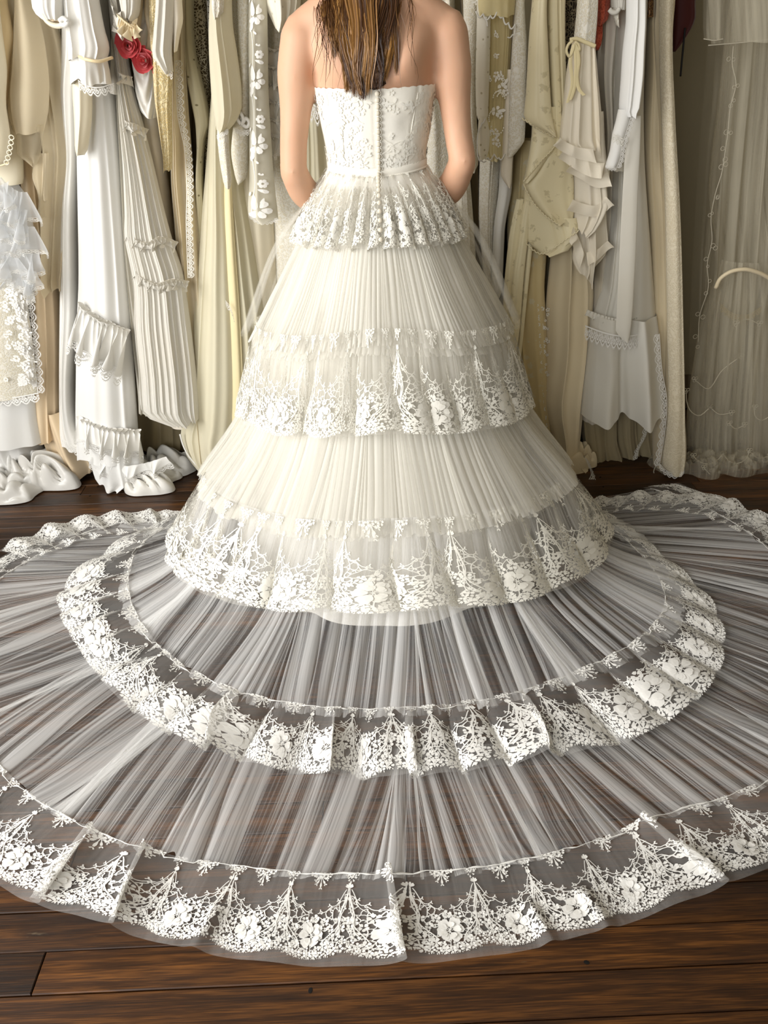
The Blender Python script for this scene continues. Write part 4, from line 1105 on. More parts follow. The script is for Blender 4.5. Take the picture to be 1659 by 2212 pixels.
def edging(root, path, width, n, down=None, mat=None, name='lace_edging', out=.002):
    "scalloped lace, n repeats, sewn along an (m,3) world path and hanging down from it"
    V, F = edge_motif(); P = np.asarray(path, float)
    s = np.r_[0, np.cumsum(np.linalg.norm(np.diff(P, axis=0), axis=1))]; s /= s[-1]
    if down is None: down = np.tile([0, -.15, -1.0], (len(P), 1))
    Vs, Fs = [], []
    for i in range(n):
        q = (i + V[:, 0]) / n
        p = np.stack([np.interp(q, s, P[:, k]) for k in range(3)], -1); dn = np.stack([np.interp(q, s, down[:, k]) for k in range(3)], -1)
        p = p + dn * ((1 - V[:, 1]) * width)[:, None]; p[:, 1] -= V[:, 2] * 1.0 + out
        Vs.append(p); Fs.append(F + i * len(V))
    return mk(name, np.vstack(Vs), np.vstack(Fs), mat or lace_m, root, kind='stuff', smooth=False)
def pedging(root, path, Y, width, n, bow=0.0, mat=None, down=None, name='lace_edging'):
    P = path_pts(path, Y, 60, bow)
    return edging(root, P, width, n, None if down is None else np.tile(down, (60, 1)), mat, name)
def ptube(root, name, path, Y, r, mat, n=30, bow=0.0, **k):
    return tube(name, path_pts(path, Y, n, bow), r, mat, root, **k)
def scallop_cord(root, path, Y, r, mat, n, depth, name='corded_edge'):
    P = path_pts(path, Y, n * 10 + 1); s = np.linspace(0, n, n * 10 + 1)
    P[:, 2] -= depth * np.abs(np.sin(np.pi * s)) ; P[:, 1] -= .002
    return tube(name, P, r, mat, root, 5)
def heap(root, name, cx, cy, wx, wy, H, mat, seed, label=None, nf=7):
    "cloth that has sunk into a pile of rounded folds on the boards"
    n, m = 80, 60; R = np.random.RandomState(seed); N = Noise2(seed)
    a = np.linspace(0, 2 * np.pi, n, endpoint=False); r = np.linspace(0, 1, m) ** .8
    rad = 1 + .22 * (Noise1(seed)(np.abs(a - np.pi) * 1.3 + 3) - .5) * 2 + .07 * np.sin(5 * a + seed)
    Rr, A = np.meshgrid(r, a, indexing='ij')
    x = Rr * np.cos(A) * rad[None] * wx; y = Rr * np.sin(A) * rad[None] * wy
    th = R.uniform(-.6, .6); f = 3.4
    X = x * math.cos(th) + y * math.sin(th); Yq = -x * math.sin(th) + y * math.cos(th)
    wq = (N(X * 14 + 30, Yq * 14 + 30) - .5)
    ridge = np.abs(np.sin(np.pi * (Yq / wy * f * .42 + wq * 1.8 + .7 * np.sin(X / wx * 2.4 + seed)))) ** .75
    ridge2 = np.abs(np.sin(np.pi * (X / wx * 1.6 + 2.2 * (N(X * 9 + 60, Yq * 9 + 9) - .5)))) ** .8
    env = np.sqrt(np.clip(1 - Rr ** 2.4, 0, 1))
    z = .004 + H * env * (.25 + .5 * ridge + .32 * ridge2)
    x = x + .012 * (N(X * 30 + 5, Yq * 30 + 50) - .5); y = y - .25 * H * ridge * env
    V = np.stack([cx + x, cy + y, z], -1).reshape(-1, 3)
    return mk(name, V, grid_faces(m, n, True), mat, root, uv=np.stack([x, y], -1).reshape(-1, 2), label=label)
def rose(root, px, py, Y, rpx, seed, tilt=(0, 0)):
    c = PY(px, py, Y); r = rpx * (Y / ray(px, py).y) / FPX
    R = np.random.RandomState(seed); parts = []
    for k in range(15):
        q = k / 14; ra = r * (.12 + .88 * q ** .8); a0 = k * 2.4; span = 2.6 if q < .4 else 1.7
        a = np.linspace(-span / 2, span / 2, 11); h = np.linspace(0, 1, 6); Aa, Hh = np.meshgrid(a, h, indexing='ij')
        prof = np.cos(Aa / span * 2.4) ** .5
        rr = ra * (.35 + .72 * Hh ** .55 + (.20 * q) * Hh ** 4) * (1 + .04 * np.sin(Aa * 5 + k))
        depth = -r * (.95 - .62 * q) * Hh * prof + r * .35 * q - .25 * r * q * Hh ** 5
        x = rr * np.cos(a0 + Aa); z = rr * np.sin(a0 + Aa)
        V = np.stack([c.x + x + tilt[0] * depth, c.y + depth - .2 * r, c.z + z + tilt[1] * depth], -1).reshape(-1, 3)
        parts.append((V, grid_faces(11, 6)))
    V, F = join_geo(parts)
    return mk('rose', V, F, M['red_rose'], root)
def hanger_loops(root, px, Y=None):
    "the hanger hook by which the garment hangs on the rail, above the frame"
    c = PY(px, -170, 2.4); x = c.x
    a = np.linspace(-.6, np.pi + .2, 16)
    hook = np.stack([x + .022 * np.cos(a), RAIL_Y + 0 * a, RAIL_Z + .004 + .022 * np.sin(a)], -1)
    hook = np.vstack([hook[::-1], [(x + .018, RAIL_Y, RAIL_Z - .03), (x, RAIL_Y, RAIL_Z - .06), (x, RAIL_Y - .02, RAIL_Z - .09)]])
    tube('hanger_hook', hook, .002, M['rail_steel'], root, 5)

rail = thing('clothes_rail', 'steel rail above the frame that carries all the hanging gowns', 'clothes rail', (0, RAIL_Y, 0))
tube('rail_tube', [(X0R + .04, RAIL_Y, RAIL_Z), (0, RAIL_Y, RAIL_Z), (1.35, RAIL_Y, RAIL_Z)], .016, M['rail_steel'], rail, 12)
for x in (X0R + .06, 1.33):
    tube('post', [(x, RAIL_Y, 0.0), (x, RAIL_Y, .8), (x, RAIL_Y, RAIL_Z)], .016, M['rail_steel'], rail, 12)

# --- filler gowns at the very back; the olive cloth holds painted gap shade
SHADOW = ['beige gown in shadow behind the cream satin jacket at far left', 'olive filler gown darkened for the shade behind the beige chiffon gown', 'beige gown in shadow behind the white ruffled cotton gown',
          'olive filler gown darkened for the shaded gap left of the red roses', 'beige gown in shadow behind the rose-trimmed cowl gown', 'olive filler gown darkened for the shaded gap behind the pleated and eyelet gowns',
          'beige gown in shadow behind the chiffon bishop sleeve', 'beige gown in shadow behind her left arm', 'yellowish gown hidden behind the bride and her waist', 'cream gown hidden behind the bride and her buttons',
          'beige gown in shadow behind her right arm', 'olive filler gown darkened for the shaded gap beside the yellow embroidered gown', 'beige gown in shadow behind the cascading jacquard', 'olive filler gown darkened for the shade behind the coral lace',
          'beige gown in shadow behind the long white cuffed sleeve']
for i, (x, w, m) in enumerate(((-40, 130, 'shade_cloth'), (70, 120, 'olive_shade_cloth'), (180, 120, 'shade_cloth'), (262, 90, 'olive_shade_cloth'), (350, 110, 'shade_cloth'), (440, 110, 'olive_shade_cloth'), (540, 120, 'shade_cloth'), (640, 130, 'shade_cloth'),
                                  (740, 120, 'yellow_tulle'), (850, 130, 'crepe'), (960, 120, 'shade_cloth'), (1060, 110, 'olive_shade_cloth'), (1170, 120, 'shade_cloth'), (1280, 110, 'olive_shade_cloth'), (1370, 100, 'shade_cloth'))):
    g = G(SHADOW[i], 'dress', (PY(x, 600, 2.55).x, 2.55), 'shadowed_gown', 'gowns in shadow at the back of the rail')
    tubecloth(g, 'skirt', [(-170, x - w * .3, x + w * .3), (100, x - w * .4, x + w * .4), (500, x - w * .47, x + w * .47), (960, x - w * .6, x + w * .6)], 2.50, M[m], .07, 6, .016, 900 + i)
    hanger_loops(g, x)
def panel(r, nm, rows, Y, m, seed, **k):
    k.setdefault('closed', False); return tubecloth(r, nm, rows, Y, M[m], seed=seed, **k)

# ---------------- left side
g = G('cream satin jacket at the far left edge with looped braid on its pointed sleeve', 'jacket', (-1.05, 2.3), 'satin_jacket')
tubecloth(g, 'jacket_body', [(-170, -70, 24), (0, -70, 17), (70, -70, 29), (130, -70, 24), (210, -70, 18), (240, -70, 12)], 2.25, M['cream_gold'], .04, 3, .010, 1)
tubecloth(g, 'sleeve', [(-170, -60, 10), (0, -60, -2), (60, -60, 4), (140, -60, 15), (230, -60, 14), (290, -60, 22), (330, -60, 20), (352, -60, 16), (358, -60, 2)], 2.20, M['ivory_satin'], .04, 3, .010, 2)
for k, (x, y) in enumerate(((25, 297), (24, 308), (22, 319), (20, 330), (17, 341), (14, 351))):
    a = np.linspace(0, 2 * np.pi, 13); c = PY(x, y, 2.19); tube('braid_loop', np.stack([c.x + .0062 * np.cos(a), c.y + 0 * a, c.z + .0055 * np.sin(a)], -1), .0014, M['ivory_satin'], g, 5)
ptube(g, 'piping', [(-40, 356), (0, 358), (18, 352)], 2.20, .0022, M['cream_gold'])
hanger_loops(g, 0)
g = G('ivory satin gown sleeve end showing under the looped braid at far left', 'dress', (-1.0, 2.33), 'satin_gown')
tubecloth(g, 'sleeve', [(-170, -60, 42), (200, -60, 42), (300, -60, 48), (385, -60, 52), (394, -60, 50)], 2.30, M['ivory_satin'], .03, 2, .006, 3); hanger_loops(g, 10)

g = G('sheer beige chiffon gown with layered wing sleeve, beside the cream satin jacket', 'dress', (-.9, 2.38), 'chiffon_gown')
tubecloth(g, 'gown_body', [(-170, 66, 120), (0, 64, 108), (100, 52, 136), (200, 66, 150), (300, 92, 160), (450, 94, 156), (590, 97, 142), (605, 97, 140), (622, 108, 139)], 2.34, M['beige_chiffon'], .05, 7, .016, 4, sharp=1.4)
tubecloth(g, 'wing_sleeve', [(-170, 38, 86), (0, 34, 74), (70, 28, 92), (150, 18, 104), (210, 11, 106), (250, 16, 103), (285, 30, 95)], 2.28, M['beige_chiffon'], .035, 5, .012, 5, sharp=1.3)
panel(g, 'sleeve_hem', [(270, 24, 96), (300, 36, 94), (330, 42, 90), (345, 66, 86), (353, 78, 82)], 2.282, 'beige_sheer', 6, d=.03, nf=4, amp=.008)
panel(g, 'chiffon_tail', [(335, 74, 100), (380, 72, 101), (425, 84, 101), (468, 82, 100)], 2.31, 'beige_sheer', 7, d=.01, nf=3, amp=.010)
panel(g, 'chiffon_tail', [(330, 86, 106), (385, 70, 104), (410, 80, 104), (430, 92, 104)], 2.315, 'beige_chiffon', 8, d=.01, nf=2, amp=.010)
hanger_loops(g, 80)
g = G('plain beige satin skirt hanging full length under the beige chiffon gown', 'dress', (-.95, 2.45), 'satin_gown')
tubecloth(g, 'skirt', [(-170, 60, 110), (300, 50, 104), (420, 58, 112), (540, 72, 124), (700, 74, 134), (860, 70, 134), (935, 72, 136)], 2.40, M['beige_satin'], .06, 5, .018, 9, sharp=1.3)
tubecloth(g, 'train', [(880, 70, 150), (960, 100, 185), (1005, 118, 210), (1012, 130, 205)], 2.40, M['beige_satin'], .05, 6, .014, 10)
hanger_loops(g, 92)

g = G('white organza gown with crumpled lace-edged ruffles at the left edge', 'dress', (-1.1, 2.32), 'ruffled_gown')
tubecloth(g, 'sleeve', [(380, -40, 25), (430, -40, 58), (500, -40, 74), (560, -40, 84), (600, -20, 70)], 2.28, M['organza'], .05, 6, .014, 11)
for k, (a, b, dr) in enumerate((((-30, 400), (22, 390), .05), ((20, 400), (62, 415), .075), ((-30, 440), (30, 455), .06), ((22, 470), (78, 490), .07), ((-30, 490), (26, 505), .055), ((30, 535), (88, 545), .06), ((-10, 535), (34, 545), .055), ((18, 580), (80, 585), .05), ((40, 600), (78, 600), .04), ((22, 430), (64, 455), .07))):
    ruffle(g, 'organza_ruffle', [a, ((a[0] + b[0]) / 2, (a[1] + b[1]) / 2 + 6), b], 2.245 + .004 * (k % 3), dr, M['organza'], 4, .016, 0, 20 + k, flare=.018, lace=.012, lace_n=8)
hanger_loops(g, 20)
g = G('white lace gown with a scalloped lace edge falling diagonally at lower left', 'dress', (-1.15, 2.36), 'lace_gown')
tubecloth(g, 'lace_overskirt', [(430, -80, 14), (520, -80, 38), (600, -80, 52), (700, -80, 66), (800, -80, 78), (850, -80, 84)], 2.29, M['white_lace'], .06, 4, .010, 12)
P = path_pts([(36, 520), (51, 600), (65, 700), (77, 800), (82, 848)], 2.325, 60); edging(g, P, .026, 16, np.tile([1.0, -.1, -.1], (60, 1)))
pedging(g, [(-60, 852), (20, 858), (84, 848)], 2.30, .03, 7)
rn = random.Random(77); A = Lace(); parts = []
for k in range(150):
    y = rn.uniform(530, 845); xr = np.interp(y, [520, 600, 700, 800, 850], [36, 51, 65, 77, 82]); x = xr - abs(rn.gauss(0, 1)) * 22 - 3; c = PY(x, y, 2.287 + .05 * (1 - min(1, (xr - x) / 30)) ** 2)
    Aq = Lace(); s0 = rn.uniform(.006, .013); Aq.flower(0, 0, s0, rn.choice((5, 6)), .0014, rn.uniform(0, 6), rn)
    for q in range(2): Aq.petal(s0 * math.cos(q * 2 + k), s0 * math.sin(q * 2 + k), rn.uniform(0, 6), s0 * 1.2, s0 * .55, .001, 6)
    v, f = Aq.arrays(); parts.append((np.stack([c.x + v[:, 0], c.y - v[:, 2] - .001, c.z + v[:, 1]], -1), f))
V, F = join_geo(parts); mk('guipure_flowers', V, F, lace_m, g, kind='stuff', smooth=False)
tubecloth(g, 'satin_underskirt', [(700, -80, 50), (800, -80, 66), (850, -80, 78), (900, -80, 84), (950, -80, 94)], 2.33, M['cotton_white'], .06, 4, .012, 13)
hanger_loops(g, 5)
g = G('long white satin gown whose skirt sinks into grey folds on the boards at lower left', 'dress', (-1.15, 2.42), 'satin_gown')
tubecloth(g, 'skirt', [(640, -80, 46), (800, -80, 60), (900, -80, 72), (960, -80, 92), (1010, -60, 128), (1050, -20, 140)], 2.38, M['cool_satin'], .08, 7, .022, 14, sharp=1.3)
c = PZ(95, 1045); heap(g, 'train_fold', c.x, c.y + .03, .15, .10, .13, M['cool_satin'], 4)
c = PZ(190, 1018); heap(g, 'train_fold', c.x, c.y + .08, .16, .08, .06, M['cool_satin'], 9)
hanger_loops(g, 30)
c = PZ(8, 1082); g = G('silvery satin train lying in soft folds on the floor at the left edge', 'train', (c.x, c.y), 'satin_train'); heap(g, 'train_fold', c.x - .03, c.y + .06, .16, .10, .085, M['cool_satin'], 6)

g = G('narrow white satin column gown left of the ruffled white cotton gown', 'dress', (-.85, 2.4), 'satin_gown')
tubecloth(g, 'skirt', [(-170, 135, 190), (100, 138, 190), (200, 136, 180), (330, 150, 178), (450, 139, 174), (650, 134, 176), (900, 133, 172), (955, 132, 200)], 2.35, M['satin_white'], .06, 3, .014, 15)
pedging(g, [(131, 940), (150, 958), (172, 972), (196, 985)], 2.34, .03, 7); hanger_loops(g, 160)
g = G('white cotton gown with two wide gathered ruffles, puffed sleeve and lace edges', 'dress', (-.8, 2.35), 'ruffled_gown')
tubecloth(g, 'skirt', [(-170, 172, 225), (0, 165, 232), (190, 170, 248), (330, 168, 260), (450, 170, 268), (600, 172, 279), (700, 168, 286), (820, 166, 292), (900, 165, 297), (985, 168, 302)], 2.30, M['cotton_white'], .06, 6, .012, 16)
tubecloth(g, 'puffed_sleeve', [(-170, 150, 215), (0, 142, 214), (60, 148, 226), (100, 152, 237), (118, 153, 235), (128, 154, 231)], 2.17, M['satin_white'], .055, 6, .012, 17)
tubecloth(g, 'cuff', [(122, 153, 232), (140, 153, 234), (170, 154, 240), (182, 155, 242)], 2.18, M['satin_white'], .05, 7, .010, 18, hem=.012)
ptube(g, 'cuff_band', [(153, 118), (185, 128), (215, 132), (232, 124)], 2.168, .004, M['cream_gold'], bow=.04)
pedging(g, [(160, 172), (185, 184), (215, 188), (239, 180)], 2.175, .022, 6, bow=.03)
ruffle(g, 'ruffle', [(164, 668), (190, 684), (215, 698), (240, 710), (272, 730)], 2.275, .115, M['satin_white'], 11, .013, .016, 31, flare=.03, bow=.03, lace=.036, lace_n=12, jag=.15)
ruffle(g, 'ruffle', [(164, 915), (200, 922), (240, 932), (300, 943)], 2.285, .070, M['satin_white'], 13, .011, .012, 32, flare=.02, bow=.03, lace=.026, lace_n=14)
tubecloth(g, 'petticoat', [(940, 196, 300), (1000, 196, 310), (1030, 205, 320), (1044, 215, 290)], 2.30, M['cotton_white'], .05, 6, .014, 19)
ruffle(g, 'petticoat_ruffle', [(196, 985), (250, 1005), (310, 1000), (360, 985)], 2.30, .035, M['cotton_white'], 10, .010, 0, 33, flare=.012, lace=.02, lace_n=14)
hanger_loops(g, 200)
g = G('long ivory satin sleeve like a closed glove hanging below the white ruffled cuff', 'dress', (-.78, 2.3), 'satin_gown')
tubecloth(g, 'sleeve', [(-170, 165, 205), (150, 160, 207), (190, 158, 201), (250, 162, 200), (300, 164, 194), (322, 165, 190), (336, 170, 181)], 2.235, M['ivory_satin'], .028, 2, .006, 20); hanger_loops(g, 182)
c = PZ(310, 1060); g = G('white satin hem crumpled on the boards below the ruffled cotton gown', 'train', (c.x, c.y), 'satin_train')
heap(g, 'train_fold', c.x, c.y + .05, .125, .085, .085, M['satin_white'], 12)
c2 = PZ(248, 1040); heap(g, 'train_fold', c2.x, c2.y + .05, .06, .06, .06, M['satin_white'], 15)
c3 = PZ(350, 1035); heap(g, 'train_fold', c3.x, c3.y + .07, .10, .07, .10, M['cotton_white'], 18)

g = G('bunched white sleeve with a rolled gathered hem at the top left', 'dress', (-.9, 2.25), 'gathered_gown')
tubecloth(g, 'sleeve', [(-170, 60, 150), (-60, 68, 150), (0, 73, 146), (18, 76, 144), (34, 90, 142), (40, 100, 140)], 2.17, M['satin_white'], .045, 6, .012, 21)
ptube(g, 'rolled_hem', [(92, 30), (100, 44), (115, 54), (132, 55), (143, 44)], 2.165, .006, M['ivory_satin']); ptube(g, 'knot', [(128, 46), (138, 40), (146, 46), (140, 54), (130, 52)], 2.16, .006, M['satin_white'])
tubecloth(g, 'lining', [(10, 100, 146), (34, 104, 144), (50, 116, 140)], 2.19, M['beige_satin'], .03, 2, .006, 22); hanger_loops(g, 110)
g = G('pale chiffon sleeve with crimped frill between the white puffed sleeve and the roses', 'dress', (-.62, 2.3), 'frilled_gown')
tubecloth(g, 'puff', [(-170, 255, 310), (-60, 258, 308), (0, 262, 304), (30, 268, 300), (44, 276, 290)], 2.20, M['gauze'], .05, 5, .010, 23)
ruffle(g, 'frill', [(232, -30), (240, 10), (246, 40), (242, 66)], 2.24, .030, M['gauze'], 8, .012, 0, 34, skew=.8); ruffle(g, 'frill', [(258, 40), (272, 52), (286, 60), (296, 50)], 2.21, .022, M['champagne'], 9, .009, .006, 35)
tubecloth(g, 'sleeve_fall', [(40, 242, 262), (120, 240, 258), (200, 240, 256)], 2.30, M['gauze'], .02, 2, .006, 24); hanger_loops(g, 280)
g = G('crinkled off-white gauze gown in tiers divided by narrow puckered frills', 'dress', (-.6, 2.35), 'gauze_gown')
tubecloth(g, 'tiered_skirt', [(-170, 238, 270), (0, 242, 262), (60, 247, 268), (100, 251, 272), (165, 258, 282), (265, 262, 308), (350, 268, 330), (450, 271, 354), (520, 272, 373), (600, 288, 398), (700, 291, 412), (800, 300, 424), (880, 306, 430), (905, 366, 430)], 2.275, M['gauze'], .06, 26, .0062, 25, nc=200)
tubecloth(g, 'under_layer', [(200, 252, 270), (400, 262, 285), (520, 266, 300), (700, 282, 330), (850, 298, 362), (888, 300, 362)], 2.33, M['gauze_sheer'], .03, 6, .012, 26, sharp=1.5)
for k, (p, w) in enumerate((([(249, 160), (262, 168), (280, 176)], 5), ([(256, 258), (272, 270), (290, 276), (310, 290)], 8), ([(268, 510), (292, 524), (322, 530), (345, 520), (374, 536)], 14), ([(284, 596), (310, 610), (342, 618), (372, 612), (402, 622)], 16))):
    ruffle(g, 'puckered_frill', p, 2.268, .014, M['gauze'], w, .008, .010, 40 + k, flare=.008, bow=.04)
hanger_loops(g, 255)
g = G('white satin cowl gown with two red fabric roses at its neckline', 'dress', (-.5, 2.4), 'rose_gown')
tubecloth(g, 'cowl_bodice', [(-20, 282, 332), (40, 284, 332), (100, 286, 335), (160, 292, 337), (205, 299, 340), (235, 308, 340), (252, 322, 338)], 2.31, M['satin_white'], .04, 1, .003, 27, cowl=.014, nr=50)
for p in ([(290, 130), (287, 90), (285, 50), (292, -10)], [(300, 100), (296, 70), (300, 40), (305, -10)], [(322, 108), (325, 70), (318, 30), (318, -10)], [(330, 100), (334, 60), (330, 20), (326, -10)]): ptube(g, 'gathered_strap', p, 2.295, .0075, M['champagne'], 24)
rose(g, 277, 98, 2.262, 23, 3, (-.35, .1)); rose(g, 314, 131, 2.268, 23, 7, (.1, 0))
tubecloth(g, 'skirt', [(200, 300, 345), (300, 308, 352), (400, 324, 366), (500, 336, 378), (700, 350, 402), (920, 372, 434)], 2.37, M['stone_satin'], .05, 3, .010, 28); hanger_loops(g, 310)
g = G('gold and cream lace sleeve with a narrow puckered surface', 'dress', (-.48, 2.32), 'lace_gown')
tubecloth(g, 'sleeve', [(-170, 325, 372), (0, 322, 366), (130, 328, 372), (160, 331, 373), (230, 337, 371), (300, 348, 372), (345, 355, 372), (365, 356, 370)], 2.245, M['gold_lace'], .035, 3, .007, 29); hanger_loops(g, 345)
g = G('crinkled ivory cotton sleeve with a pointed lace hem over the gold lace sleeve', 'dress', (-.46, 2.28), 'crinkled_gown')
tubecloth(g, 'sleeve', [(-170, 338, 385), (0, 339, 378), (40, 337, 376), (80, 334, 374), (115, 332, 372), (135, 346, 373), (155, 362, 374)], 2.20, M['gauze'], .03, 5, .008, 30, sharp=1.4)
pedging(g, [(331, 112), (348, 130), (374, 158)], 2.215, .018, 6, down=(-.2, -.1, -1))
tubecloth(g, 'side_fall', [(-170, 364, 400), (0, 366, 394), (40, 372, 396), (70, 376, 390), (110, 378, 382)], 2.23, M['crepe'], .02, 2, .008, 31); hanger_loops(g, 365)
g = G('beige pleated gown with a strip of openwork lace let into its length', 'dress', (-.42, 2.4), 'pleated_gown')
tubecloth(g, 'skirt', [(-170, 374, 408), (0, 372, 402), (100, 372, 402), (200, 371, 405), (300, 370, 412), (400, 370, 420), (500, 378, 432), (700, 388, 450), (985, 410, 482)], 2.34, M['beige_chiffon'], .05, 9, .014, 32, sharp=1.6)
P = path_pts([(378, 130), (381, 200), (384, 250), (398, 320), (403, 400), (402, 480), (406, 600)], 2.325, 90)
edging(g, P, .022, 32, np.tile([1.0, -.1, 0], (90, 1)), lace_cream_m, 'lace_insertion'); hanger_loops(g, 388)
g = G('olive-beige eyelet shawl collar gown hanging narrow beside the dark gap', 'dress', (-.38, 2.45), 'eyelet_gown')
tubecloth(g, 'gown_body', [(-170, 398, 436), (0, 396, 420), (110, 400, 424), (170, 405, 437), (220, 414, 448), (262, 422, 455), (300, 426, 444), (400, 424, 440), (600, 430, 460), (900, 440, 480)], 2.38, M['eyelet_olive'], .03, 4, .010, 33); hanger_loops(g, 412)
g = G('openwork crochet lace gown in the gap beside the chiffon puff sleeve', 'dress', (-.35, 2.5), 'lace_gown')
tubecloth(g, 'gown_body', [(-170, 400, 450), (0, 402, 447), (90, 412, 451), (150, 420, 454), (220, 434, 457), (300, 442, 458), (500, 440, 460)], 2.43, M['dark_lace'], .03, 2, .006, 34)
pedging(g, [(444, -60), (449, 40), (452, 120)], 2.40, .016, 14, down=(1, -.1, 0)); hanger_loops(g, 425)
g = G('pale chiffon bishop sleeve gathered into a long white lace cuff', 'dress', (-.32, 2.32), 'chiffon_gown')
tubecloth(g, 'bishop_sleeve', [(-170, 456, 500), (0, 453, 500), (60, 451, 503), (120, 452, 513), (180, 456, 521), (230, 460, 523), (262, 466, 512), (280, 470, 495)], 2.23, M['pale_chiffon'], .05, 5, .014, 35, twist=.18)
tubecloth(g, 'lace_cuff', [(278, 468, 493), (300, 469, 494), (340, 474, 497), (390, 482, 500), (404, 487, 498)], 2.235, M['white_lace'], .022, 2, .005, 36)
pedging(g, [(468, 292), (480, 286), (493, 278)], 2.235, .012, 4)
tubecloth(g, 'lace_collar', [(-80, 455, 490), (0, 457, 484), (24, 458, 482), (38, 464, 474)], 2.215, M['white_lace'], .02, 2, .006, 37); hanger_loops(g, 478)
g = G('lace cuff with a small white bow, second sleeve behind the chiffon bishop sleeve', 'dress', (-.27, 2.38), 'lace_gown')
tubecloth(g, 'sleeve', [(-170, 508, 545), (150, 514, 541), (240, 508, 538), (280, 503, 538), (340, 500, 536), (382, 508, 534), (394, 512, 522)], 2.30, M['white_lace'], .025, 2, .006, 38)
for p in ([(520, 268), (512, 255), (517, 243), (526, 258), (522, 270)], [(524, 266), (532, 256), (538, 264), (534, 274), (524, 270)]): ptube(g, 'bow_loop', p, 2.29, .005, M['satin_white'], 20)
pedging(g, [(508, 276), (522, 282), (538, 280)], 2.29, .014, 4)
pedging(g, [(496, -60), (505, 60), (512, 140), (517, 210)], 2.33, .016, 22, down=(1, -.1, 0)); hanger_loops(g, 525)
g = G('plain ivory satin column left of the leaf-patterned white net', 'dress', (-.25, 2.45), 'satin_gown')
tubecloth(g, 'skirt', [(-170, 518, 545), (0, 519, 541), (300, 518, 560), (420, 512, 590), (600, 522, 600), (800, 545, 610)], 2.385, M['ivory_satin'], .05, 4, .010, 39); hanger_loops(g, 532)
g = G('pale yellow tulle gown flaring to a corded hem left of the bride', 'dress', (-.3, 2.42), 'tulle_gown')
tubecloth(g, 'skirt', [(-170, 470, 515), (150, 460, 515), (300, 449, 515), (400, 441, 528), (500, 432, 545), (600, 421, 560), (700, 412, 575), (800, 404, 585), (900, 396, 585), (940, 390, 580), (975, 398, 580), (1000, 412, 575), (1020, 430, 570)], 2.32, M['yellow_tulle'], .07, 9, .016, 40, sharp=1.3)
tubecloth(g, 'yellow_godet', [(390, 484, 500), (500, 483, 506), (650, 486, 516), (800, 488, 524), (985, 492, 530)], 2.305, M['yellow_satin'], .012, 2, .008, 41)
ptube(g, 'corded_hem', [(389, 938), (396, 962), (408, 985), (425, 1005), (442, 1022)], 2.345, .0035, M['satin_white'])
pedging(g, [(487, 648), (497, 660), (506, 685)], 2.30, .022, 3); hanger_loops(g, 490)
# white net with woven leaves
g = G('white net gown with a vine of woven leaves and petals, beside her left arm', 'dress', (-.22, 2.32), 'leaf_net_gown')
lr_rows = [(-170, 542, 574), (0, 538, 578), (120, 538, 580), (200, 539, 581), (300, 539, 586), (400, 538, 593), (462, 536, 600), (474, 550, 601)]
tubecloth(g, 'net_panel', lr_rows, 2.27, M['leaf_net'], .03, 3, .006, 42)
A = Lace(); rn = random.Random(9)
for k in range(5):                                                 # the woven vine, drawn in pixels of the panel (42 wide), four repeats
    y0 = -60 + 138 * k
    A.ribbon([(9 + 3 * math.sin(q * 6.28), y0 + q * 138) for q in np.linspace(0, 1, 12)], 1.1, .0012)
    def leaf(x, y, a, ln, wd, n=9): A.petal(x, y0 + y, a, ln, wd, .0014, n)
    leaf(9, 62, 1.50, 34, 12, 11); leaf(9, 100, 1.62, 26, 9, 9)
    for a in (-.9, .25, 1.25, 2.2): leaf(17 + 3 * math.cos(a), 95 + 3 * math.sin(a), a, 17, 14)
    for a in np.linspace(0, 5.2, 6): leaf(25 + 1.5 * math.cos(a), 40 + 1.5 * math.sin(a), a, 8, 8, 7)
    leaf(15, 52, .35, 20, 9); leaf(26, 70, 1.9, 15, 7); leaf(22, 22, -.5, 6, 5); leaf(22, 22, -2.2, 6, 5); leaf(5, 58, 2.0, 10, 6); leaf(3, 120, 1.2, 11, 5); leaf(12, 128, .8, 10, 5)
V, F = A.arrays()
def on_front(rows, Y, d, U, pyv, lift):
    py = [r[0] for r in rows]
    xl = cint(pyv, py, [r[1] for r in rows]); xr = cint(pyv, py, [r[2] for r in rows])
    out = np.empty((len(U), 3))
    for i in range(len(U)):
        a = PY(xl[i], pyv[i], Y + d); b = PY(xr[i], pyv[i], Y + d); p = a + (b - a) * float(U[i]); out[i] = p; out[i, 1] -= d * math.sqrt(max(0, 1 - (2 * U[i] - 1) ** 2)) + lift[i]
    return out
mk('leaf_vine', on_front(lr_rows, 2.259, .03, np.clip(V[:, 0] / 42, .02, .98), np.clip(V[:, 1], -170, 468), V[:, 2]), F, lace_m, g, kind='stuff', smooth=False)
pedging(g, [(537, 460), (552, 472), (575, 476), (600, 470)], 2.285, .012, 7); hanger_loops(g, 558)
g = G('gathered cream net gown with soft ruffles behind her left shoulder', 'dress', (-.15, 2.4), 'ruffled_gown')
tubecloth(g, 'bodice', [(-170, 560, 650), (0, 570, 650), (40, 584, 640), (66, 596, 620)], 2.26, M['eyelet'], .05, 6, .014, 43)
tubecloth(g, 'gown_body', [(-170, 575, 650), (100, 578, 660), (300, 578, 690), (475, 585, 700), (640, 590, 720)], 2.40, M['white_lace'], .05, 5, .010, 44)
for k in range(6): ruffle(g, 'ruffle', [(574, 105 + k * 38), (592, 112 + k * 38), (616, 108 + k * 38)], 2.36, .035, M['gauze'], 4, .010, .006, 60 + k, lace=.01, lace_n=6)
hanger_loops(g, 600)
g = G('pale yellow pleated chiffon gown seen between her left arm and her waist', 'dress', (-.05, 2.45), 'chiffon_gown')
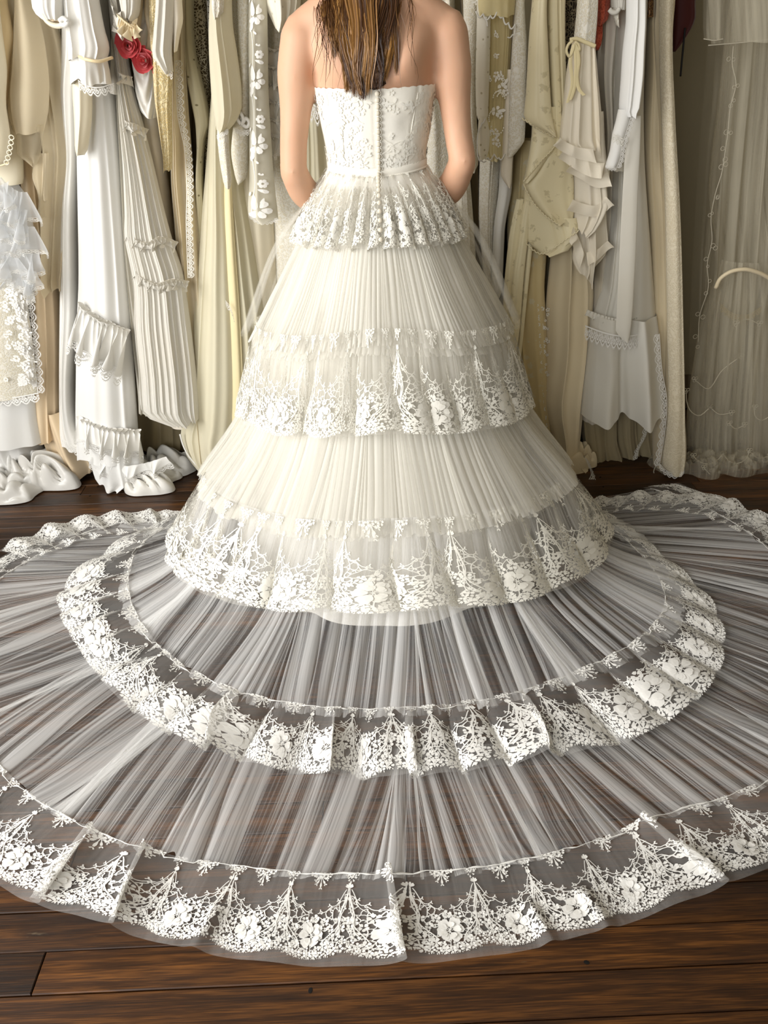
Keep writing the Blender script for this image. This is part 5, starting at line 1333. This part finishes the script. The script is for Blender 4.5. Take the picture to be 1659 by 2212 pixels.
tubecloth(g, 'skirt', [(-170, 640, 700), (150, 640, 705), (250, 645, 715), (400, 640, 730), (600, 620, 760)], 2.38, M['yellow_tulle'], .05, 9, .012, 45, sharp=1.4)
pedging(g, [(664, 215), (676, 224), (690, 232)], 2.36, .05, 2); hanger_loops(g, 670)
g = G('ivory lace gown directly behind the bride, glimpsed past her right side', 'dress', (.2, 2.45), 'lace_gown')
tubecloth(g, 'skirt', [(-170, 905, 980), (150, 900, 985), (300, 905, 1000), (450, 900, 1020), (650, 900, 1040)], 2.40, M['white_lace'], .05, 6, .012, 46); hanger_loops(g, 940)

# ---------------- right side
g = G('ivory lace sleeve hanging straight beside her right arm', 'dress', (.27, 2.35), 'lace_gown')
tubecloth(g, 'sleeve', [(-170, 996, 1036), (0, 1000, 1036), (150, 1004, 1032), (250, 1010, 1030), (330, 1014, 1034), (358, 1016, 1033), (367, 1020, 1027)], 2.30, M['white_lace'], .022, 2, .005, 47)
tubecloth(g, 'skirt', [(330, 985, 1010), (450, 985, 1020), (600, 995, 1030), (700, 1000, 1034)], 2.38, M['white_lace'], .04, 4, .008, 48); hanger_loops(g, 1015)
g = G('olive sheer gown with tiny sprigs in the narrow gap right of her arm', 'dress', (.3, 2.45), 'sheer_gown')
tubecloth(g, 'skirt', [(-170, 985, 1000), (100, 1000, 1010), (360, 1010, 1036), (500, 1012, 1038), (680, 1020, 1052)], 2.41, M['olive_shade_cloth'], .03, 3, .008, 49); hanger_loops(g, 992)
g = G('white eyelet sleeve with a curled scalloped cuff edge', 'dress', (.33, 2.33), 'eyelet_gown')
tubecloth(g, 'sleeve', [(-170, 1026, 1060), (0, 1030, 1060), (150, 1028, 1058), (250, 1030, 1055), (262, 1034, 1050)], 2.265, M['eyelet'], .022, 2, .006, 50)
panel(g, 'cuff_flap', [(252, 1034, 1050), (290, 1031, 1057), (325, 1033, 1056), (347, 1038, 1050)], 2.26, 'eyelet', 51, d=.012, nf=2, amp=.006)
scallop_cord(g, [(1048, 256), (1036, 275), (1031, 310), (1038, 345), (1050, 347)], 2.258, .0018, lace_m, 9, .004); hanger_loops(g, 1042)
g = G('sheer yellow embroidered gown with beaded sprays and a scalloped corded flounce', 'dress', (.38, 2.35), 'embroidered_gown')
tubecloth(g, 'embroidered_panel', [(-170, 1034, 1110), (0, 1038, 1110), (80, 1050, 1104), (150, 1049, 1100), (250, 1046, 1096), (320, 1043, 1092), (340, 1048, 1088)], 2.295, M['yellow_sheer'], .03, 6, .008, 52, sharp=1.4)
tubecloth(g, 'underdress', [(-170, 1040, 1100), (200, 1055, 1098), (345, 1052, 1085)], 2.325, M['yellow_satin'], .02, 4, .006, 53)
panel(g, 'flounce', [(-170, 1028, 1120), (-40, 1030, 1118), (10, 1030, 1114), (32, 1032, 1112)], 2.265, 'yellow_sheer', 54, d=.03, nf=5, amp=.008)
scallop_cord(g, [(1028, 24), (1044, 30), (1058, 34), (1075, 24), (1090, 40), (1103, 52), (1113, 52)], 2.262, .0022, lace_cream_m, 6, .010)
scallop_cord(g, [(1050, 36), (1054, 56)], 2.262, .0018, lace_cream_m, 2, .004); scallop_cord(g, [(1113, 52), (1110, 72), (1096, 80)], 2.262, .0016, lace_cream_m, 3, .004)
scallop_cord(g, [(1043, 330), (1055, 340), (1070, 332), (1078, 340), (1090, 332)], 2.285, .0022, lace_cream_m, 4, .008)
A = Lace(); rn = random.Random(4)
E2 = []
for (x0, y0, r0, a0, a1) in ((1076, 215, 11, .4, 2.9), (1082, 215, 9, .2, 2.6), (1066, 255, 10, 1.4, 3.6), (1075, 268, 14, 3.4, 5.9), (1058, 205, 8, 2.2, 3.9)):
    for a in np.linspace(a0, a1, 9): E2.append((x0 + r0 * math.cos(a), y0 - 1.6 * r0 * math.sin(a)))
Vb, Fb = ellipsoid((0, 0, 0), (1, 1, 1), 8, 6)
mk('beads', np.vstack([Vb * .0023 + PY(x, y, 2.282) for x, y in E2]), [np.vstack([f + i * len(Vb) for i in range(len(E2))]) for f in Fb], M['pearl'], g, kind='stuff')
parts = []
for (x, y, r) in ((1066, 20, 6), (1092, 16, 7), (1071, 75, 5), (1070, 120, 5), (1082, 166, 7), (1055, 168, 6), (1072, 162, 8), (1072, 240, 12), (1085, 190, 12), (1070, 285, 8), (1070, 305, 10), (1055, 285, 6), (1030, 5, 6)):
    c = PY(x, y, 2.283); Aq = Lace(); Aq.flower(0, 0, r * .0011, 5, .0012, rn.uniform(0, 6), rn); Aq.flower(r * .0009, -r * .0009, r * .0007, 5, .0012, 1, rn); Aq.petal(0, 0, rn.uniform(0, 6), r * .0022, r * .0008, .001, 6)
    v, f = Aq.arrays(); parts.append((np.stack([c.x + v[:, 0], c.y - v[:, 2], c.z + v[:, 1]], -1), f))
V, F = join_geo(parts); mk('embroidery', V, F, lace_cream_m, g, kind='stuff', smooth=False); hanger_loops(g, 1070)
g = G('long pointed ivory lace panel over a twist of white chiffon', 'dress', (.45, 2.33), 'lace_gown')
tubecloth(g, 'lace_panel', [(-170, 1112, 1140), (0, 1115, 1134), (100, 1107, 1139), (200, 1101, 1137), (285, 1097, 1135), (300, 1097, 1134), (320, 1096, 1122), (338, 1095, 1106)], 2.272, M['white_lace'], .018, 2, .006, 55)
tubecloth(g, 'chiffon_end', [(150, 1094, 1115), (280, 1086, 1112), (340, 1084, 1108), (375, 1082, 1106), (392, 1090, 1105), (402, 1097, 1101)], 2.29, M['crepe'], .015, 2, .007, 56); hanger_loops(g, 1125)
g = G('white satin gown end hanging in a narrow strip below the chiffon twist', 'dress', (.42, 2.4), 'satin_gown')
tubecloth(g, 'skirt', [(-170, 1085, 1115), (300, 1080, 1110), (400, 1078, 1106), (500, 1066, 1090), (620, 1060, 1085), (642, 1063, 1078)], 2.345, M['satin_white'], .03, 2, .007, 57); hanger_loops(g, 1100)
g = G('long ivory lace gown with ladder-like openwork, low beside the bride', 'dress', (.38, 2.45), 'lace_gown')
tubecloth(g, 'skirt', [(-170, 1040, 1090), (300, 1036, 1088), (450, 1032, 1076), (560, 1040, 1070), (640, 1052, 1068)], 2.385, M['white_lace'], .03, 5, .010, 58, sharp=1.4); hanger_loops(g, 1060)
g = G('cream floral jacquard gown with cascading asymmetric panels edged in tiny scallops', 'dress', (.55, 2.32), 'jacquard_gown')
tubecloth(g, 'gown_back', [(-170, 1175, 1226), (0, 1180, 1222), (100, 1182, 1222), (250, 1188, 1226), (330, 1195, 1230)], 2.27, M['jacquard'], .03, 3, .010, 59)
tubecloth(g, 'cascade_panel', [(-170, 1150, 1195), (0, 1150, 1182), (100, 1142, 1184), (200, 1136, 1188), (250, 1131, 1192), (268, 1142, 1196), (286, 1178, 1199), (293, 1192, 1199)], 2.235, M['jacquard'], .03, 2, .008, 60)
tubecloth(g, 'cascade_panel', [(230, 1150, 1205), (290, 1147, 1204), (315, 1144, 1200), (345, 1139, 1178), (375, 1133, 1156), (390, 1130, 1138)], 2.262, M['jacquard'], .02, 2, .007, 61)
tubecloth(g, 'cascade_panel', [(290, 1188, 1222), (330, 1176, 1232), (370, 1152, 1238), (396, 1131, 1240), (430, 1146, 1240), (460, 1172, 1240), (480, 1196, 1238)], 2.272, M['jacquard'], .025, 3, .012, 62, twist=.1)
tubecloth(g, 'cascade_panel', [(400, 1131, 1170), (450, 1132, 1205), (500, 1136, 1232), (525, 1140, 1240), (540, 1160, 1212), (546, 1166, 1185)], 2.288, M['jacquard'], .025, 3, .012, 63)
panel(g, 'cascade_panel', [(470, 1200, 1245), (495, 1206, 1250), (510, 1208, 1246), (525, 1208, 1222)], 2.28, 'jacquard', 64, d=.01, nf=2, amp=.006)
for p, n in (([(1128, 254), (1145, 264), (1170, 280), (1199, 294)], 10), ([(1206, 298), (1196, 316), (1170, 344), (1146, 372), (1130, 390)], 15), ([(1131, 396), (1142, 420), (1160, 446), (1180, 466), (1205, 482)], 14), ([(1135, 522), (1148, 535), (1168, 546), (1190, 538), (1212, 522), (1250, 496)], 15)):
    scallop_cord(g, p, 2.252 if p[0][1] < 300 else 2.262, .0016, M['jacquard'], n, .004, 'scalloped_edge')
hanger_loops(g, 1185)
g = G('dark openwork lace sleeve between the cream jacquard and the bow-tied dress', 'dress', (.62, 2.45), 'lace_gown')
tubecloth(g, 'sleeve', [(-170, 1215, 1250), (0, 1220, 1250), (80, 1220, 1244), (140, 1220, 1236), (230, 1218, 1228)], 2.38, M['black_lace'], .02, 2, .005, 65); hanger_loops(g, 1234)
g = G('cream dress with lace bodice, ribbon bow at the waist and fluttering crepe skirt', 'dress', (.65, 2.32), 'bow_dress')
tubecloth(g, 'lace_bodice', [(-170, 1238, 1290), (0, 1246, 1290), (30, 1244, 1289), (60, 1241, 1287), (92, 1238, 1284)], 2.235, M['white_lace'], .03, 3, .007, 66)
ptube(g, 'waist_ribbon', [(1231, 86), (1245, 84), (1262, 90), (1286, 100)], 2.232, .005, M['yellow_satin'])
tubecloth(g, 'crepe_skirt', [(88, 1238, 1284), (120, 1230, 1288), (170, 1222, 1292), (230, 1216, 1298), (290, 1209, 1303), (305, 1208, 1304), (318, 1222, 1304), (328, 1240, 1300)], 2.235, M['crepe'], .035, 6, .016, 67, hem=.02)
tubecloth(g, 'crepe_flounce', [(240, 1214, 1302), (300, 1208, 1306), (330, 1218, 1308), (352, 1232, 1310), (372, 1245, 1316), (390, 1258, 1300)], 2.26, M['crepe'], .03, 5, .024, 68, hem=.022)
tubecloth(g, 'crepe_flounce', [(320, 1234, 1306), (400, 1233, 1306), (440, 1232, 1307), (470, 1232, 1290), (490, 1236, 1262)], 2.28, M['crepe'], .03, 4, .024, 69, hem=.022)
tubecloth(g, 'crepe_flounce', [(400, 1262, 1306), (480, 1262, 1310), (535, 1262, 1313), (550, 1264, 1308), (580, 1268, 1285), (600, 1270, 1274)], 2.29, M['crepe'], .025, 3, .018, 70, hem=.016)
panel(g, 'crepe_flounce', [(450, 1245, 1265), (500, 1246, 1268), (550, 1236, 1275), (585, 1246, 1272), (596, 1254, 1266)], 2.295, 'crepe', 71, d=.01, nf=3, amp=.012)
for k, (p, dr, w) in enumerate((([(1208, 296), (1222, 306), (1250, 318), (1282, 322)], .030, 4), ([(1220, 322), (1248, 338), (1282, 350), (1306, 352)], .032, 5), ([(1236, 352), (1262, 366), (1292, 378), (1314, 372)], .030, 4),
                               ([(1236, 430), (1262, 440), (1290, 442), (1308, 424)], .034, 4), ([(1238, 490), (1252, 520), (1262, 550)], .03, 3), ([(1266, 545), (1285, 540), (1312, 520)], .03, 3))):
    ruffle(g, 'fluttering_hem', p, 2.225 + .012 * k, dr, M['crepe'], max(2, w - 2), .010, 0, 70 + k, flare=.012)
for p, r in (([(1238, 88), (1228, 96), (1224, 112), (1230, 122), (1238, 108), (1241, 94)], .0035), ([(1242, 90), (1250, 96), (1252, 108), (1246, 100), (1241, 92)], .003)): ptube(g, 'bow_loop', p, 2.222, r, M['yellow_satin'], 24)
for p in ([(1239, 96), (1232, 130), (1236, 180), (1226, 222)], [(1242, 96), (1244, 150), (1238, 200), (1232, 216)], [(1245, 98), (1250, 130), (1246, 170), (1252, 195), (1262, 206)]):
    Q = path_pts(p, 2.222, 24); dx = np.array([.0042, 0, .001]); Q2 = np.stack([Q - dx, Q + [0, -.0015, 0], Q + dx], 1).reshape(-1, 3)
    mk('ribbon_tail', Q2, grid_faces(24, 3), M['yellow_satin'], g, uv=np.zeros((72, 2)))
hanger_loops(g, 1265)
g = G('coral pink lace dress peeping out right of the lace bodice', 'dress', (.7, 2.42), 'coral_dress')
tubecloth(g, 'lace_frill', [(-170, 1285, 1322), (0, 1288, 1318), (30, 1287, 1315), (50, 1286, 1310), (56, 1288, 1300)], 2.32, M['coral'], .03, 3, .010, 72)
tubecloth(g, 'lace_sleeve', [(-60, 1282, 1306), (55, 1284, 1302), (85, 1285, 1301), (100, 1284, 1296), (107, 1285, 1290)], 2.34, M['coral'], .02, 2, .008, 73); hanger_loops(g, 1302)
g = G('rolled ivory crochet cuff above the grey gap', 'dress', (.76, 2.36), 'crochet_gown')
tubecloth(g, 'cuff', [(-170, 1314, 1356), (0, 1318, 1352), (14, 1318, 1351), (20, 1319, 1350)], 2.28, M['gauze'], .025, 4, .006, 74)
ptube(g, 'rolled_edge', [(1316, 20), (1322, 26), (1332, 26), (1338, 18)], 2.275, .006, M['gauze'])
tubecloth(g, 'end', [(18, 1322, 1338), (40, 1326, 1337), (54, 1332, 1336)], 2.29, M['white_lace'], .012, 2, .005, 75); hanger_loops(g, 1335)
g = G('greige pleated gown in the shadow left of the white cotton sleeve', 'dress', (.72, 2.45), 'pleated_gown')
tubecloth(g, 'skirt', [(-170, 1290, 1345), (60, 1293, 1336), (150, 1290, 1326), (300, 1298, 1324), (450, 1290, 1330), (680, 1272, 1330), (900, 1250, 1330)], 2.37, M['stone_satin'], .05, 5, .014, 76, sharp=1.3); hanger_loops(g, 1318)

g = G('white cotton dress with lace-trimmed flounce, hanging sash and long cuffed sleeve', 'dress', (.85, 2.36), 'cotton_dress')
tubecloth(g, 'skirt', [(-170, 1335, 1398), (0, 1332, 1394), (200, 1328, 1386), (330, 1322, 1388), (400, 1318, 1392), (500, 1312, 1400), (600, 1300, 1408), (690, 1278, 1416)], 2.315, M['grey_cotton'], .06, 6, .016, 77, sharp=1.2)
tubecloth(g, 'flounce', [(676, 1276, 1416), (700, 1274, 1420), (760, 1268, 1425), (850, 1258, 1432), (884, 1255, 1435)], 2.285, M['grey_cotton'], .07, 6, .034, 78, top=.45, hem=.022)
ruffle(g, 'gathered_heading', [(1276, 684), (1310, 690), (1345, 694), (1380, 690), (1416, 684)], 2.285, .014, M['grey_cotton'], 22, .004, .006, 90, flare=.003, bow=.06)
P = path_pts([(1272, 712), (1310, 720), (1345, 724), (1382, 722), (1422, 712)], 2.262, 60, .05); edging(g, P, .045, 14, None, lace_m, 'lace_insertion', .004)
panel(g, 'sash', [(250, 1352, 1384), (330, 1349, 1382), (400, 1346, 1379), (500, 1341, 1376), (600, 1336, 1371), (680, 1332, 1366), (715, 1330, 1362), (728, 1338, 1360), (738, 1348, 1357)], 2.225, 'grey_cotton', 79, d=.004, nf=2, amp=.003)
tubecloth(g, 'sleeve', [(-170, 1352, 1402), (0, 1352, 1394), (60, 1350, 1393), (100, 1345, 1391), (180, 1339, 1386), (225, 1336, 1380), (240, 1337, 1372), (250, 1345, 1368)], 2.205, M['cotton_white'], .035, 4, .010, 80)
tubecloth(g, 'cuff', [(236, 1336, 1366), (262, 1330, 1362), (290, 1322, 1352), (325, 1317, 1344), (352, 1309, 1337), (362, 1307, 1330)], 2.21, M['cotton_white'], .022, 1, .003, 81)
P = path_pts([(1362, 252), (1352, 285), (1342, 318), (1338, 345), (1331, 362)], 2.208, 60); edging(g, P, .012, 10, np.tile([1, -.1, -.2], (60, 1)))
P = path_pts([(1322, 288), (1334, 294), (1346, 300)], 2.206, 20); edging(g, P, .020, 3, None, lace_cream_m, 'lace_insertion'); P = path_pts([(1307, 356), (1318, 362), (1331, 362)], 2.206, 20); edging(g, P, .008, 4)
tubecloth(g, 'undersleeve', [(240, 1344, 1367), (290, 1332, 1365), (340, 1322, 1360), (366, 1322, 1352), (371, 1328, 1346)], 2.245, M['gauze_sheer'], .015, 2, .005, 82); hanger_loops(g, 1372)
g = G('champagne satin column gown with a bronze sequined top', 'dress', (.95, 2.42), 'satin_gown')
tubecloth(g, 'skirt', [(-170, 1392, 1428), (30, 1392, 1410), (150, 1394, 1416), (300, 1386, 1421), (500, 1396, 1433), (700, 1402, 1441), (1000, 1410, 1456)], 2.35, M['champagne'], .05, 3, .010, 83)
tubecloth(g, 'sequin_band', [(-170, 1388, 1416), (0, 1392, 1411), (36, 1393, 1410)], 2.325, M['sequin'], .025, 2, .004, 84); hanger_loops(g, 1402)
g = G('ivory silk gown with a long lace-edged train, last cream gown before the wall', 'dress', (1.02, 2.38), 'silk_gown')
tubecloth(g, 'gown_body', [(-170, 1408, 1462), (0, 1414, 1456), (60, 1412, 1451), (110, 1414, 1450), (250, 1420, 1456), (500, 1430, 1466), (750, 1436, 1474), (950, 1432, 1478)], 2.30, M['champagne'], .045, 4, .012, 85)
tubecloth(g, 'lace_train', [(-100, 1424, 1456), (100, 1424, 1450), (250, 1428, 1455), (450, 1436, 1466), (700, 1440, 1474), (900, 1440, 1478), (1005, 1428, 1478), (1020, 1440, 1470)], 2.275, M['champagne_lace'], .03, 3, .008, 86)
P = path_pts([(1424, 720), (1430, 800), (1440, 860), (1436, 930), (1424, 1005)], 2.29, 60); edging(g, P, .022, 14, np.tile([-1, -.1, -.1], (60, 1)))
pedging(g, [(1424, 1000), (1440, 1016), (1460, 1022), (1478, 1014)], 2.28, .02, 5)
hanger_loops(g, 1440)
g = G('dark wine-red garment with dangling black cords against the wall', 'dress', (1.1, 2.5), 'wine_dress')
tubecloth(g, 'gown_body', [(-170, 1448, 1530), (-20, 1450, 1506), (0, 1450, 1502), (40, 1449, 1502), (56, 1449, 1496), (80, 1448, 1480), (98, 1448, 1464), (110, 1448, 1452)], 2.40, M['wine'], .03, 2, .008, 87)
ptube(g, 'cord', [(1480, 60), (1477, 90), (1473, 130), (1470, 165)], 2.395, .0028, M['black_cord']); ptube(g, 'cord', [(1448, 90), (1447, 120), (1446, 142)], 2.40, .0028, M['black_cord']); hanger_loops(g, 1475)

g = G('champagne silk gown with a hem of gathered lace at the foot of the jacquard', 'dress', (.6, 2.42), 'silk_gown')
tubecloth(g, 'skirt', [(300, 1190, 1250), (430, 1170, 1256), (540, 1190, 1272), (640, 1180, 1280), (760, 1178, 1272), (850, 1166, 1262), (950, 1188, 1250), (1000, 1194, 1262), (1010, 1202, 1274)], 2.34, M['champagne'], .06, 5, .020, 88, sharp=1.2)
c = PZ(1240, 1020); heap(g, 'train_fold', c.x, c.y + .06, .10, .07, .10, M['champagne'], 23); P = path_pts([(1262, 985), (1270, 1005), (1276, 1025), (1268, 1040)], 2.30, 30); edging(g, P, .03, 6, np.tile([.6, -.2, -.6], (30, 1)), lace_cream_m)
hanger_loops(g, 1225)
g = G('old gold brocade gown with embroidered sprigs, lowest beside the bride on her right', 'dress', (.5, 2.44), 'brocade_gown')
tubecloth(g, 'skirt', [(300, 1110, 1180), (480, 1096, 1185), (600, 1100, 1176), (700, 1104, 1180), (850, 1120, 1186), (930, 1150, 1190), (985, 1176, 1196)], 2.37, M['old_gold'], .06, 5, .014, 89)
rn = random.Random(8); parts = []
for k in range(60):
    y = rn.uniform(640, 950); x = 1176 + rn.uniform(-16, 8); c = PY(x, y, 2.372); Aq = Lace(); Aq.flower(0, 0, rn.uniform(.004, .008), 5, .001, rn.uniform(0, 6), rn); v, f = Aq.arrays(); parts.append((np.stack([c.x + v[:, 0], c.y - v[:, 2], c.z + v[:, 1]], -1), f))
V, F = join_geo(parts); mk('embroidery', V, F, lace_cream_m, g, kind='stuff', smooth=False); hanger_loops(g, 1140)
g = G('pair of long cream jacquard sash ends hanging below the cascading gown', 'dress', (.5, 2.36), 'sashed_gown')
for rows, s in (([(380, 1150, 1164), (450, 1128, 1150), (520, 1118, 1140), (600, 1106, 1131), (700, 1098, 1123), (770, 1091, 1114), (792, 1089, 1111)], 91), ([(430, 1116, 1132), (520, 1098, 1122), (620, 1088, 1110), (700, 1084, 1100), (770, 1080, 1088)], 92), ([(520, 1138, 1152), (620, 1128, 1141), (720, 1118, 1131), (800, 1112, 1122)], 93)):
    tubecloth(g, 'sash_end', rows, 2.30 + .01 * (s - 91), M['jacquard'], .012, 2, .006, s)
tubecloth(g, 'white_end', [(770, 1092, 1118), (820, 1097, 1118), (838, 1100, 1117)], 2.325, M['satin_white'], .012, 1, .004, 94)
hanger_loops(g, 1150)
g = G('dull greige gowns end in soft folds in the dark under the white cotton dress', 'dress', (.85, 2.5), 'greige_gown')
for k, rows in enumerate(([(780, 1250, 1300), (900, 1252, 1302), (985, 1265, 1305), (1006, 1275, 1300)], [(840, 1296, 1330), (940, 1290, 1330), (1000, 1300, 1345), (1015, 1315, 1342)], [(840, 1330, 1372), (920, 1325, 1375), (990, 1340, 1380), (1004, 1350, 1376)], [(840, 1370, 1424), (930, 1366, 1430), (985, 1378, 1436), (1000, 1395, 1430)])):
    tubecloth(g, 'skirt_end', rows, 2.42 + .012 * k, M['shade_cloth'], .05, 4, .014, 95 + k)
P = path_pts([(1400, 905), (1395, 940), (1380, 970), (1376, 990)], 2.40, 30); edging(g, P, .022, 6, np.tile([-.8, -.1, -.4], (30, 1)), lace_cream_m)
hanger_loops(g, 1340)

# the veil on the wall side
g = G('long transparent tulle veil with a vine-embroidered edge, draped over a headband at right', 'veil', (1.25, 2.45), 'bridal_veil', None)
tubecloth(g, 'veil_layer', [(-170, 1600, 1860), (0, 1575, 1850), (200, 1552, 1850), (400, 1530, 1850), (590, 1545, 1850), (700, 1512, 1850), (850, 1488, 1850), (990, 1484, 1850), (1020, 1500, 1850)], 2.44, M['veil_tulle'], .07, 14, .022, 120, sharp=1.5, closed=True)
panel(g, 'veil_layer', [(-170, 1570, 1800), (0, 1540, 1790), (200, 1520, 1780), (400, 1505, 1760), (700, 1490, 1740), (900, 1486, 1740), (985, 1486, 1740)], 2.41, 'veil_tulle', 121, d=.06, nf=12, amp=.020)
panel(g, 'veil_layer', [(560, 1560, 1660), (660, 1536, 1690), (800, 1515, 1700), (930, 1500, 1700), (1000, 1498, 1700)], 2.36, 'veil_tulle', 122, d=.05, nf=7, amp=.02)
panel(g, 'blusher', [(-170, 1512, 1800), (0, 1530, 1800), (60, 1534, 1800), (92, 1536, 1800)], 2.33, 'veil_tulle', 123, d=.05, nf=6, amp=.012)
panel(g, 'blusher_end', [(-100, 1522, 1566), (60, 1518, 1562), (84, 1520, 1560)], 2.32, 'veil_tulle', 124, d=.01, nf=2, amp=.006)
ptube(g, 'cord_edge', [(1530, 98), (1580, 94), (1640, 88), (1700, 80)], 2.34, .0014, M['veil_cord']); ptube(g, 'cord_edge', [(1520, 84), (1545, 87), (1562, 84)], 2.32, .0014, M['veil_cord'])
band = [PY(x, y, Y) for x, y, Y in ((1546, 622, 2.37), (1556, 602, 2.36), (1576, 588, 2.35), (1605, 582, 2.345), (1635, 588, 2.35), (1660, 600, 2.36), (1685, 622, 2.37))]
tube('headband', catmull(band, 40), .0062, M['champagne'], g, 10)
edging(g, path_pts([(1556, 655), (1580, 675), (1610, 680), (1645, 662)], 2.39, 30), .022, 9, None, M['shade_cloth'], 'comb_lace')
rn = random.Random(31)
vine = [(1584, 100), (1582, 140), (1590, 180), (1578, 230), (1572, 290), (1566, 330), (1560, 370), (1545, 420), (1536, 470), (1538, 520), (1528, 570), (1530, 620), (1512, 680), (1508, 740)]
ptube(g, 'vine_embroidery', vine, 2.365, .0012, M['veil_cord'], 90)
parts = []
for x, y in vine[1:]:
    for q in range(2):
        a = np.linspace(0, 6.283, 11); c = PY(x + rn.uniform(-8, 8), y + rn.uniform(-16, 16), 2.364); r0 = rn.uniform(.004, .007)
        parts.append(tube_geo(np.stack([c.x + r0 * np.cos(a), c.y + 0 * a, c.z + r0 * np.sin(a)], -1), .0009, 4))
def festoon(pts, Y, rr=.0017):
    P = path_pts(pts, Y, 14); parts.append(tube_geo(P, rr, 5))
    for e in (0, -1):
        for k in range(3):
            a = np.linspace(0, 6.283, 9); o = np.array([.006 * math.cos(k * 2.1 + .5), 0, .006 * math.sin(k * 2.1 + .5) + .003]); c = P[e] + o
            parts.append(tube_geo(np.stack([c[0] + .005 * np.cos(a), c[1] - .002 + 0 * a, c[2] + .005 * np.sin(a)], -1), .0011, 4))
for pts, Y in (([(1497, 985), (1512, 998), (1532, 1002), (1552, 992), (1562, 980)], 2.33), ([(1562, 980), (1578, 998), (1598, 1000), (1614, 988), (1618, 974)], 2.33), ([(1482, 845), (1484, 870), (1492, 888), (1510, 898), (1534, 880)], 2.35), ([(1534, 880), (1555, 895), (1580, 892)], 2.35), ([(1630, 880), (1632, 900), (1645, 908), (1665, 898)], 2.36),
               ([(1575, 915), (1590, 926), (1608, 918)], 2.37), ([(1618, 974), (1640, 990), (1662, 985)], 2.36), ([(1420, 1000), (1412, 1020), (1424, 1034), (1445, 1020)], 2.33), ([(1500, 1030), (1530, 1046), (1560, 1040), (1590, 1020), (1620, 1034), (1660, 1026)], 2.32), ([(1520, 1010), (1545, 1035), (1590, 1052), (1590, 1030)], 2.31), ([(1590, 700), (1610, 690), (1640, 700)], 2.38), ([(1500, 820), (1530, 840), (1560, 800), (1600, 770)], 2.38)):
    festoon(pts, Y)
V, F = join_geo(parts); mk('corded_scallops', V, F, M['veil_cord'], g, kind='stuff')
for k, (x, y, w) in enumerate(((1530, 1030, .12), (1610, 1030, .12), (1450, 1022, .07))):
    c = PZ(x, y); heap(g, 'veil_hem', c.x, c.y + .06, w, .08, .07, M['veil_tulle'], 41 + k)
hanger_loops(g, 1700)
